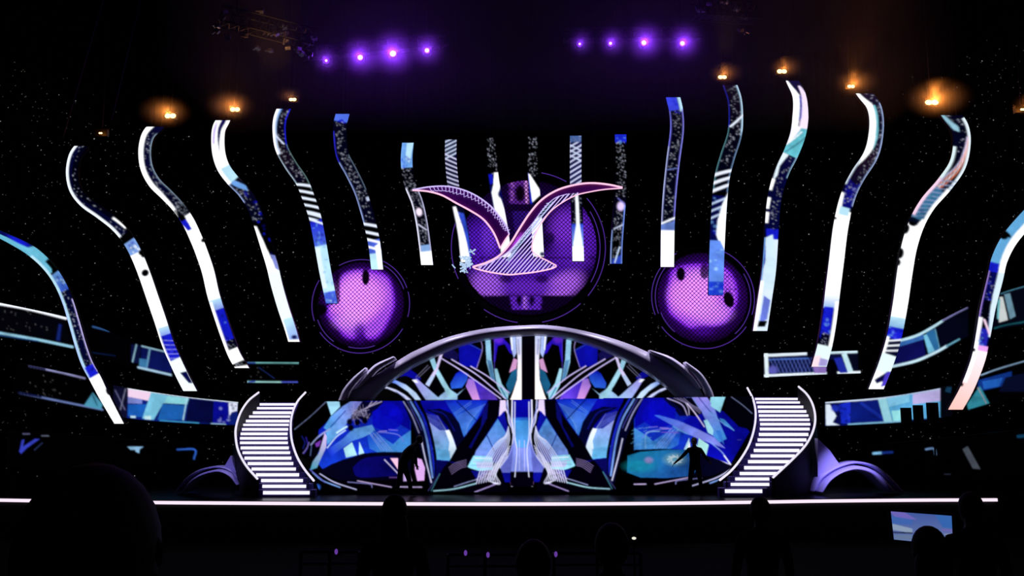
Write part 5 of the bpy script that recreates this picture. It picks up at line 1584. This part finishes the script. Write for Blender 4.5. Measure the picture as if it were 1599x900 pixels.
ORG = (1.0, .28, .04)
amb = [(157, 208, .05, 3, 0), (266, 181, 1.0, 9, 0), (367, 171, 1.0, 8, 0), (457, 155.5, .10, 6, 0), (1128, 120.5, .35, 7, 1), (1221, 111.5, .35, 8, 1), (1329, 135, .7, 6, 1), (1455, 160, 1.8, 11, 1), (1597, 171, .15, 4, 1)]
al = ['tiny amber lamp above the second ribbon from the left', 'glowing amber lamp above the third ribbon from the left', 'glowing amber lamp above the fourth ribbon from the left', 'small twin amber lamp above the fifth ribbon',
      'amber lamp above the striped ribbon near the right round screen', 'amber lamp above the pink and turquoise hooked ribbon', 'amber lamp right of centre, above the third ribbon from the right', 'largest amber glow, above the second ribbon from the right', 'amber lamp cut by the right edge of the picture']
for (x, y, e, core, up), lab in zip(amb, al):
    Y = ribbon_Y(x) + .3
    p = P(x, y, Y)
    root = empty('amber_lamp', (p.x, Y, p.z - .2), lab, 'stage lamp', 'amber lamps above the ribbons')
    m = MB(); m.box((p.x, Y + .09, p.z + .02), (.40, .14, .22)); hd = m.build('housing', M['metal'], root)
    hw = core * Y / F * .5
    for s in (-1, 1):
        m = MB(); m.sphere((p.x + s * hw * .9, Y, p.z), (hw * 1.1, .03, min(hw * .9, .085)), 12, 8); m.build('bulb', M['o_lens'], hd, True)
    m = MB()
    m.box((p.x, Y + .09, p.z + .16), (.44, .03, .03)); m.cyl((p.x, Y + .09, p.z + .16), (p.x, Y + .09, 18.98), .012, 6); m.build('bracket', M['metal'], root)
    point((p.x, Y - .22, p.z + .02), ORG, ORANGE_W * e, .06, root)
    if e > .06: puff((p.x + (.12 if x > 800 else -.12), Y - .22, p.z + .08), .32 + .42 * e ** .5).scale = (1.35, 1, .8)
    if up:
        spot((p.x, Y - .15, p.z + .2), (p.x + .5, Y - 1.0, p.z + 5), ORG, ORANGE_W * e * 5, 85, 1.0, .1, root)

# rigging high up that catches the amber light
def rig(pts, lab, Y, n):
    a, b_ = P(pts[0][0], pts[0][1], Y), P(pts[1][0], pts[1][1], Y + 1)
    r = truss(a, b_, lab, 10, .5)
    rs = random.Random(n)
    for i in range(n):
        t = rs.random()
        c = a.lerp(b_, t) + Vector((rs.uniform(-.3, .3), rs.uniform(-.3, .3), rs.uniform(-.7, .35)))
        R = Matrix.Rotation(rs.uniform(0, 3), 3, 'X') @ Matrix.Rotation(rs.uniform(0, 3), 3, 'Z')
        q = MB(); q.box(c, (.05, .24, .05), R)
        q.box(c + Vector((.06, 0, 0)), (.16, .12, .1), R)
        q.build('clamp', M['steel'], r)
    mid = a.lerp(b_, .6)
    return r, a, b_


r1, a1, b1 = rig([(345, 25), (490, 62)], 'truss hung with small fittings glinting in amber light, upper left', 25.5, 26)
r2, a2, b2 = rig([(1085, 14), (1185, 22)], 'short truss with a few glinting fittings, upper right', 26.5, 9)
spot(P(430, 160, 20.5), a1.lerp(b1, .55), (1, .42, .16), 1100, 14)
spot(P(1130, 120, 21.5), a2.lerp(b2, .5), (1, .45, .2), 500, 10)
# slack steel ropes at the far left
for (x0, y0, x1, y1, lab) in ((98, 216, 112, 168, 'steel rope catching amber light above the second ribbon from the left'), (174, 188, 197, 92, 'faint steel rope rising towards the roof, left of the amber lamps')):
    Yr = 27.0
    a = P(x0, y0, Yr); c = P(x1, y1, Yr)
    d = (c - a); tt = (18.98 - a.z) / d.z
    m = MB(); m.cyl(a, a + d * tt, .022, 6)
    tag(m.build('steel_rope', M['metal']), lab, 'rope')
spot(P(130, 230, 26.2), P(104, 195, 27), (1, .4, .2), 8, 14)

# ================================================================== LIGHT ON THE SCENERY
WL_ = (.86, .82, 1.0)
for x, wt in ((-7.0, 1500), (-3.4, 1000), (0.4, 900), (4.4, 1000), (7.6, 1500)):
    spot((x * 1.0, 29.9, 9.4), (x * .92, 30.5, 4.5), WL_, wt * 1.1, 60, .8, .15)
LIL = (.42, .36, 1.0)
q = P(1300, 640, 28); spot((q.x + .3, 25.2, 4.2), P(1325, 745, 28.6), LIL, 2600, 26, .8)
q = P(330, 640, 28); spot((q.x + .2, 25.2, 4.2), P(345, 745, 28.6), LIL, 500, 24, .8)
# violet wash over the stage floor
for x in (-5, 0, 5):
    spot((x, 24, 11), (x, 29, 0), (.6, .15, 1.0), 12, 50, 1.0, .2)

q = P(810, 360, YE)
spot((q.x, 25.5, 6.5), (q.x, YE, q.z), (.6, .2, 1.0), 26, 52, .6, .2)  # unseen spot added in place of the neon's light on the wing plates

# ================================================================== EQUIPMENT IN FRONT OF THE RIGHT BAND
for i, (x, w, yt, yb) in enumerate(((1417, 14, 637, 662), (1436, 13, 633, 662), (1458.5, 16, 629, 661))):
    Yq = 30.2
    a = P(x - w / 2, yt, Yq); b_ = P(x + w / 2, yb, Yq)
    hgt = a.z - b_.z
    root = empty('light_box', ((a.x + b_.x) / 2, Yq, 0), ['left', 'middle', 'right'][i] + ' one of three black boxes standing in front of the right blue LED band', 'lamp box', 'black lamp boxes on stands')
    m = MB(); m.box(((a.x + b_.x) / 2, Yq + .1, (a.z + b_.z) / 2), (b_.x - a.x, .25, hgt)); m.build('box_body', M['black'], root)
    m = MB()
    m.cyl(((a.x + b_.x) / 2, Yq + .1, 0), ((a.x + b_.x) / 2, Yq + .1, b_.z), .03, 8)
    m.cyl(((a.x + b_.x) / 2, Yq + .1, 0), ((a.x + b_.x) / 2, Yq + .1, .04), .18, 16)
    m.build('stand', M['black'], root)

# ================================================================== PEOPLE
def figure(name, J, E, radii, loc, rz, label, mats=('cloth',), group=None):
    """one continuous skinned body; J joints (local), E edges, radii per joint"""
    me = bpy.data.meshes.new(name)
    keys = list(J)
    idx = {k: i for i, k in enumerate(keys)}
    me.from_pydata([J[k] for k in keys], [(idx[a], idx[b_]) for a, b_ in E], [])
    o = bpy.data.objects.new(name, me)
    COL.objects.link(o)
    o.modifiers.new('skin', 'SKIN')
    if not me.skin_vertices:
        bm = bmesh.new(); bm.from_mesh(me); bm.verts.layers.skin.verify(); bm.to_mesh(me); bm.free()
    for i, k in enumerate(keys):
        r = radii[k]
        me.skin_vertices[0].data[i].radius = (r, r) if not hasattr(r, '__len__') else r
        me.skin_vertices[0].data[i].use_root = (k == 'pelvis')
    sb = o.modifiers.new('sub', 'SUBSURF'); sb.levels = 2; sb.render_levels = 2
    dg = bpy.context.evaluated_depsgraph_get()
    nm = bpy.data.meshes.new_from_object(o.evaluated_get(dg))
    bm = bmesh.new(); bm.from_mesh(nm)
    # shaped head joined to the body
    hc = Vector(J['head']); nd = (hc - Vector(J['neck'])).normalized()
    face = Vector(J['face_dir']) if isinstance(J.get('face_dir'), tuple) else Vector((0, 1, 0))
    bm.to_mesh(nm); bm.free()
    bpy.data.objects.remove(o)
    o = bpy.data.objects.new(name, nm)
    nm.name = name
    nm.materials.clear()
    nm.materials.append(M['cloth']); nm.materials.append(M['skin'])
    COL.objects.link(o)
    o.location = loc; o.rotation_euler = (0, 0, rz)
    nm.shade_smooth()
    return o


def head_mesh(c, face, r=.1):
    """ellipsoid skull with jaw, nose, ears; c centre, face forward direction"""
    m = MB()
    f = Vector(face).normalized(); up = Vector((0, 0, 1)); s = f.cross(up).normalized(); up = s.cross(f)
    R = Matrix((s, f, up)).transposed()
    c = Vector(c)
    m.sphere(c, (r * .76, r * .95, r * 1.12), 16, 12, R)
    m.sphere(c + R @ Vector((0, r * .35, -r * .62)), (r * .5, r * .52, r * .5), 12, 8, R)
    m.sphere(c + R @ Vector((0, r * .97, -r * .12)), (r * .12, r * .2, r * .24), 8, 6, R)
    m.sphere(c + R @ Vector((0, r * .84, -r * .55)), (r * .26, r * .1, r * .07), 8, 6, R)
    for k in (-1, 1):
        m.sphere(c + R @ Vector((k * r * .77, -r * .02, -r * .08)), (r * .08, r * .16, r * .26), 8, 6, R)
        m.sphere(c + R @ Vector((k * r * .3, r * .84, r * .05)), (r * .13, r * .08, r * .08), 8, 6, R)
    return m, R


def hand_joints(J, E, rad, pre, wrist, direction, palm_n, curl=.5, s=1.0):
    d = Vector(direction).normalized(); n_ = Vector(palm_n).normalized(); side = d.cross(n_).normalized()
    w = Vector(wrist)
    pk = pre + 'palm'
    J[pk] = tuple(w + d * .05 * s); rad[pk] = (.034 * s, .018 * s); E.append((pre + 'wrist', pk))
    for i, (off, ln) in enumerate(((-.03, .07), (-.01, .082), (.01, .076), (.03, .06))):
        b0 = w + d * .085 * s + side * off * s
        k1, k2, k3 = pre + 'f%da' % i, pre + 'f%db' % i, pre + 'f%dc' % i
        d2 = (d * math.cos(curl) + n_ * math.sin(curl)); d3 = (d * math.cos(curl * 2) + n_ * math.sin(curl * 2))
        J[k1] = tuple(b0); J[k2] = tuple(b0 + d2 * ln * .55 * s); J[k3] = tuple(b0 + d2 * ln * .55 * s + d3 * ln * .5 * s)
        rad[k1] = .0105 * s; rad[k2] = .009 * s; rad[k3] = .007 * s
        E += [(pk, k1), (k1, k2), (k2, k3)]
    t1, t2 = pre + 't1', pre + 't2'
    J[t1] = tuple(w + d * .04 * s - side * .045 * s + n_ * .01); J[t2] = tuple(w + d * .08 * s - side * .06 * s + n_ * .02)
    rad[t1] = .012 * s; rad[t2] = .008 * s
    E += [(pk, t1), (t1, t2)]


def person(J, face, loc, rz, label, group=None, hair='short', hands=True, name='person', curl=.5, hair_scale=1.0, hat=False, bulk=1.0):
    E = [('pelvis', 'spine'), ('spine', 'chest'), ('chest', 'neck')]
    rad = dict(pelvis=(.155 * bulk, .12 * bulk), spine=(.135 * bulk, .1 * bulk * bulk), chest=(.165 * bulk, .115 * bulk * bulk), neck=.058 * bulk)
    for s in 'lr':
        E += [('chest', s + 'sho'), (s + 'sho', s + 'elb'), (s + 'elb', s + 'wrist'), ('pelvis', s + 'hip'), (s + 'hip', s + 'knee'), (s + 'knee', s + 'ank'), (s + 'ank', s + 'toe')]
        rad.update({s + 'sho': .066 * bulk, s + 'elb': .046 * bulk, s + 'wrist': .03, s + 'hip': .098 * bulk, s + 'knee': .062 * bulk, s + 'ank': .046 * bulk, s + 'toe': .036})
        w = Vector(J[s + 'wrist']); e = Vector(J[s + 'elb'])
        hand_joints(J, E, rad, s, w, w - e, J.get(s + 'palm_n', (0, 0, -1) if abs((w - e).normalized().z) < .7 else ((1, 0, 0) if s == 'l' else (-1, 0, 0))), curl)
    # short stub into the skull keeps body and head one surface
    hc = Vector(J['head'])
    J['skull'] = tuple(hc); rad['skull'] = .07; E.append(('neck', 'skull'))
    JJ = {k: v for k, v in J.items() if k in rad}
    me_keys = list(JJ)
    JJ['pelvis'] = J['pelvis']
    J2 = dict(JJ); J2_head = dict(J2); J2_head['head'] = J['head']
    E2 = E
    # build body
    me = bpy.data.meshes.new(name)
    keys = list(JJ); idx = {k: i for i, k in enumerate(keys)}
    me.from_pydata([JJ[k] for k in keys], [(idx[a], idx[b_]) for a, b_ in E2], [])
    o = bpy.data.objects.new('tmp', me); COL.objects.link(o)
    bm = bmesh.new(); bm.from_mesh(me); bm.verts.layers.skin.verify(); bm.to_mesh(me); bm.free()
    o.modifiers.new('skin', 'SKIN')
    for i, k in enumerate(keys):
        r = rad[k]
        sv = me.skin_vertices[0].data[i]
        sv.radius = tuple(r) if hasattr(r, '__len__') else (r, r)
        sv.use_root = (k == 'pelvis')
    sb = o.modifiers.new('sub', 'SUBSURF'); sb.levels = 2; sb.render_levels = 2
    dg = bpy.context.evaluated_depsgraph_get()
    nm = bpy.data.meshes.new_from_object(o.evaluated_get(dg))
    bpy.data.objects.remove(o)
    hm_, R = head_mesh(hc + Vector(face) * .01, face, .105)
    vb = [tuple(v.co) for v in nm.vertices]; fb = [tuple(p.vertices) for p in nm.polygons]
    nb_ = len(vb)
    allv = vb + [tuple(v) for v in hm_.v]; allf = fb + [tuple(i + nb_ for i in f) for f in hm_.f]
    bpy.data.meshes.remove(nm)
    me = bpy.data.meshes.new(name)
    me.from_pydata(allv, [], allf); me.materials.append(M['cloth']); me.materials.append(M['skin'])
    handkeys = [Vector(J[s + 'wrist']) for s in 'lr']
    for p in me.polygons:
        c = p.center
        if p.index >= len(fb): p.material_index = 1
        elif (c - hc).length < .15: p.material_index = 1
        else:
            for s in 'lr':
                w = Vector(J[s + 'wrist']); e = Vector(J[s + 'elb'])
                if (c - w).dot((w - e).normalized()) > 0.01 and (c - w).length < .25: p.material_index = 1
    me.update(); me.shade_smooth()
    o = bpy.data.objects.new(name, me); COL.objects.link(o)
    o.location = loc; o.rotation_euler = (0, 0, rz)
    tag(o, label, 'person', group)
    # hair
    h = MB(); f = Vector(face).normalized()
    k = hair_scale
    h.sphere(hc + Vector((0, 0, .022 * k)) - f * .014, (.094 * k, .112 * k, .122 * k), 18, 12, R)
    if hair == 'long':
        h.sphere(hc - f * .05 + Vector((0, 0, -.10)), (.105 * k, .075 * k, .17 * k), 16, 12, R)
        h.sphere(hc - f * .05 + Vector((0, 0, -.22)), (.13 * k, .07 * k, .14 * k), 16, 12, R)
    if hair == 'curly':
        rs = random.Random(3)
        for i in range(130):
            a = rs.uniform(0, 6.28); ph = rs.uniform(0, 2.2)
            v = Vector((.118 * math.sin(ph) * math.cos(a), .125 * math.sin(ph) * math.sin(a), .125 * math.cos(ph)))
            if (R @ v).dot(f) > .07: continue
            h.sphere(hc + R @ v + Vector((0, 0, .01)), rs.uniform(.02, .035), 7, 5)
    if hat:
        h.tube([hc + Vector((0, 0, .05)), hc + Vector((0, 0, .07))], [.17, .16], 20)
    ho_ = mesh_obj('hair', [tuple(v) for v in h.v], h.f, M['hair'], o, True, world_space=False)
    return o


def J_stand(lean=0.0):
    return dict(pelvis=(0, 0, .95), spine=(0, .01, 1.12), chest=(0, .0, 1.36), neck=(0, .01, 1.50), head=(0, .03, 1.66),
                lsho=(-.19, 0, 1.42), lelb=(-.25, .0, 1.13), lwrist=(-.26, .07, .88), rsho=(.19, 0, 1.42), relb=(.25, 0, 1.13), rwrist=(.26, .07, .88),
                lhip=(-.09, 0, .88), lknee=(-.11, .02, .48), lank=(-.12, -.01, .075), ltoe=(-.13, .15, .04),
                rhip=(.09, 0, .88), rknee=(.11, .02, .48), rank=(.12, -.01, .075), rtoe=(.13, .15, .04))


def J_sit():
    return dict(pelvis=(0, 0, .53), spine=(0, -.02, .72), chest=(0, -.01, .96), neck=(0, .0, 1.10), head=(0, .03, 1.245),
                lsho=(-.19, 0, 1.02), lelb=(-.24, .08, .76), lwrist=(-.13, .27, .63), rsho=(.19, 0, 1.02), relb=(.24, .08, .76), rwrist=(.13, .27, .63),
                lhip=(-.09, .04, .51), lknee=(-.12, .45, .50), lank=(-.12, .44, .08), ltoe=(-.13, .58, .04),
                rhip=(.09, .04, .51), rknee=(.12, .45, .50), rank=(.12, .44, .08), rtoe=(.13, .58, .04))


# performer bending forward, seen from the side (faces to the right of the picture)
J = dict(pelvis=(0, 0, .95), spine=(0, .10, 1.10), chest=(0, .26, 1.28), neck=(0, .38, 1.40), head=(0, .47, 1.52),
         lsho=(-.17, .30, 1.32), lelb=(-.20, .38, 1.05), lwrist=(-.16, .42, .80), rsho=(.17, .26, 1.32), relb=(.2, .22, 1.04), rwrist=(.16, .34, .86),
         lhip=(-.09, 0, .88), lknee=(-.12, -.06, .48), lank=(-.12, -.14, .075), ltoe=(-.13, .01, .04),
         rhip=(.09, 0, .88), rknee=(.12, .16, .48), rank=(.12, .24, .075), rtoe=(.13, .39, .04))
q = P(628, 760, 28.35)
J = {k: tuple(c * 1.14 for c in v) for k, v in J.items()}
person(J, (0, 1, -.25), (q.x, 28.35, 0), -math.pi / 2 + .25, 'dark silhouetted person bending forward on the stage before the left part of the LED wall', 'silhouetted people on the stage', bulk=1.35)
J = J_stand()
J.update(lelb=(-.36, .14, 1.20), lwrist=(-.56, .2, 1.02), relb=(.36, .05, 1.18), rwrist=(.50, .16, 1.06), lank=(-.2, -.01, .075), ltoe=(-.24, .14, .04), lknee=(-.16, .03, .48), rank=(.2, 0, .075), rtoe=(.24, .14, .04), rknee=(.16, .03, .48))
q = P(1086, 757, 28.4)
person(J, (-.5, -1, -.2), (q.x, 28.4, 0), 0.1, 'dark silhouetted person standing with arms out before the right part of the LED wall', 'silhouetted people on the stage', bulk=1.15)


def seat(x, y, z, lab):
    root = empty('theatre_seat', (x, y, z), lab, 'seat', 'dark theatre seats under the spectators')
    m = MB(); m.box((x, y + .02, z + .405), (.5, .46, .09)); m.build('seat_cushion', M['seat'], root)
    m = MB(); m.box((x, y - .25, z + .68), (.5, .08, .56)); m.tube([(x - .25, y - .25, z + .96), (x + .25, y - .25, z + .96)], .04, 10); m.build('backrest', M['seat'], root)
    for s in (-1, 1):
        m = MB(); m.box((x + s * .22, y, z + .18), (.05, .4, .36)); m.build('leg', M['metal'], root)
        m = MB(); m.box((x + s * .28, y + .02, z + .6), (.05, .42, .05)); m.box((x + s * .28, y - .16, z + .47), (.04, .05, .26)); m.build('armrest', M['seat'], root)


def spectator(px, ytop, Y, lab, hair, hs, standing=False, rz=0):
    p = P(px, ytop, Y)
    z = tier_z(Y) if not standing else None
    top = 1.245 + .14 * hs if not standing else 1.66 + .14 * hs
    need = p.z - top
    z = need
    return p.x, z


aud = [(142, 712, 1.9, 'nearest spectator at far left with a broad mass of dark curly hair, seen from behind', 'curly', 1.5),
       (955, 808, 5.4, 'spectator seen from behind right of centre, head lower than the stage edge', 'short', 1.1),
       (833, 836, 5.0, 'spectator seen from behind in the middle, lowest head in the picture', 'short', 1.05),
       (1450, 800, 5.2, 'spectator with long hair whose head covers part of the side monitor', 'long', 1.0)]
for (px, yt, Y, lab, hair, hs) in aud:
    p = P(px, yt, Y)
    top = 1.245 + .022 * hs + .122 * hs
    tz = tier_z(Y)
    # slouch or stretch the torso so that the seat stays on its step
    dz = p.z - top - tz
    J = J_sit()
    k = 1 + dz / .72
    up_ = {}
    for kk, v in J.items():
        if v[2] > .53 and kk not in ('lwrist', 'rwrist'):
            up_[kk] = (v[0], v[1], .53 + (v[2] - .53) * max(min(k, 1.25), .8)) if kk != 'head' else v
    J.update(up_)
    J['head'] = (0, .03, J['neck'][2] + .145)
    root_z = p.z - (J['head'][2] + .144 * hs)
    zfloor = tz
    print('AUD', px, 'root', round(root_z, 3), 'tier', round(tz, 3))
    person(J, (0, 1, 0), (p.x, Y, zfloor), 0, lab, 'spectators seen from behind', hair, True, hair_scale=hs)
    seat(p.x, Y, zfloor, 'dark theatre seat under the ' + lab.split(' ')[0] + ' ' + {142: 'at the far left', 616: 'with long hair left of centre', 955: 'right of centre', 833: 'in the middle', 1450: 'before the side monitor'}[px])

for (px, yt, Y, lab) in ((1187, 772, 8.5, 'distant person standing before the foot of the right staircase, head cutting the edge light'), (1516, 765, 7.4, 'dark person standing at the right, cutting the stage edge light'), (616, 781, 6.6, 'spectator with long dark hair cutting the stage edge light, left of centre')):
    p = P(px, yt, Y)
    J = J_stand()
    if px == 616: J = {k: tuple(c * .95 for c in v) for k, v in J.items()}
    person(J, (0, 1, 0), (p.x, Y, tier_z(Y)), 0, lab, 'spectators seen from behind', 'long' if px == 616 else 'short', True)
    print('STAND', px, 'top', round(p.z, 2), 'has', tier_z(Y) + 1.80)

# ================================================================== SIDE MONITOR
YM = 9.5
mz = tier_z(YM)
A, B2 = P(1391, 799, YM), P(1486, 806, YM)
C2, D2 = P(1488, 852, YM + .0), P(1396, 843, YM)
root = empty('monitor', ((A.x + B2.x) / 2, YM, mz), 'blue lit monitor on a stand in the dark pit at lower right', 'monitor')
cm = Canvas(1385, 794, 1492, 858)
cm.poly([(1385, 794), (1495, 794), (1495, 860), (1385, 860)], (70, 96, 170), c2=(110, 130, 190), g=[(1430, 800), (1430, 850)])
cm.poly([(1388, 798), (1412, 800), (1432, 812), (1400, 810)], (120, 110, 200)); cm.poly([(1390, 806), (1425, 812), (1425, 820), (1392, 818)], (70, 110, 190)); cm.poly([(1392, 818), (1425, 826), (1425, 833), (1394, 828)], (150, 170, 200))
cm.line([(1395, 832), (1425, 833)], 2, (10, 14, 40)); cm.poly([(1396, 836), (1424, 836), (1424, 844), (1398, 843)], (110, 130, 170)); cm.poly([(1460, 804), (1490, 806), (1490, 826), (1472, 824)], (60, 110, 190)); cm.line([(1472, 828), (1490, 830)], 3, (120, 110, 190)); cm.poly([(1474, 834), (1490, 834), (1490, 852)], (140, 150, 180))
u = np.linspace(0, 1, 70)[None, :, None]; v = np.linspace(0, 1, 40)[:, None, None]
Q = (np.array(A) * (1 - u) + np.array(B2) * u) * (1 - v) + (np.array(D2) * (1 - u) + np.array(C2) * u) * v
pc = (np.array([1391, 799.]) * (1 - u) + np.array([1486, 806.]) * u) * (1 - v) + (np.array([1396, 843.]) * (1 - u) + np.array([1488, 852.]) * u) * v
grid_screen('display', Q, cm.sample(pc[..., 0], pc[..., 1]) * .8, root)
m = MB(); e = .02
m.prism([A + Vector((-e, .01, e)), B2 + Vector((e, .01, e)), C2 + Vector((e, .01, -e)), D2 + Vector((-e, .01, -e))], (0, .05, 0)); m.build('case', M['black'], root)
m = MB(); cx = (A.x + B2.x) / 2; m.cyl((cx, YM + .05, mz + .02), (cx, YM + .05, D2.z), .025, 10); m.box((cx, YM + .05, mz + .015), (.5, .4, .03)); m.build('stand', M['black'], root)

# ================================================================== RAILS IN THE PIT WITH SMALL VIOLET MARKERS
for (xa, xb, y, lab) in ((470, 560, 862, 'low dark rail left of the long haired spectator'), (700, 815, 866, 'low dark rail right of the long haired spectator'), (865, 1000, 864, 'low dark rail around the spectator right of centre')):
    Yr = 9.6
    z0 = tier_z(Yr)
    a, c = P(xa, y, Yr), P(xb, y, Yr)
    root = empty('guard_rail', ((a.x + c.x) / 2, Yr, z0), lab, 'rail', 'low guard rails in the dark pit')
    wire(a, c, .02, root, 'rail_bar', 8); wire(a - Vector((0, 0, .12)), c - Vector((0, 0, .12)), .015, root, 'rail_bar', 8)
    for x in (a.x, (a.x + c.x) / 2, c.x): m = MB(); m.cyl((x, Yr, z0), (x, Yr, a.z), .018, 8); m.build('rail_post', M['metal'], root)
spot((-1.0, 8.4, 3.6), (-.8, 9.6, .3), (.45, .12, .9), 3.0, 100, 1.0, .2)
for (x, y, Y, lab) in ((525, 862, 9.55, 'tiny violet marker light on the left pit rail'), (727, 864, 9.55, 'tiny violet marker light on the middle pit rail'), (762, 867, 9.55, 'dimmer violet marker light right of the one on the middle pit rail'), (868, 866, 9.55, 'tiny violet marker light on the right pit rail')):
    p = P(x, y, Y)
    m = MB(); m.sphere(p, (.018, .02, .03), 10, 6)
    tag(m.build('marker_light', M['dot'], None, True), lab, 'marker light')
p = P(990, 841, 8.0)
zz = tier_z(8.0)
root = empty('desk_lamp', (p.x, 8.0, zz), 'tiny white pilot lamp on a thin stand right of centre in the pit', 'lamp')
m = MB(); m.sphere(p, (.02, .02, .012), 10, 6); m.build('bulb', emis('white_pilot', (235, 235, 215), 1.0), root, True)
m = MB(); m.cyl((p.x, 8.0, zz), (p.x, 8.0, p.z - .01), .008, 6); m.cyl((p.x, 8.0, zz), (p.x, 8.0, zz + .02), .12, 16); m.build('stand', M['black'], root)
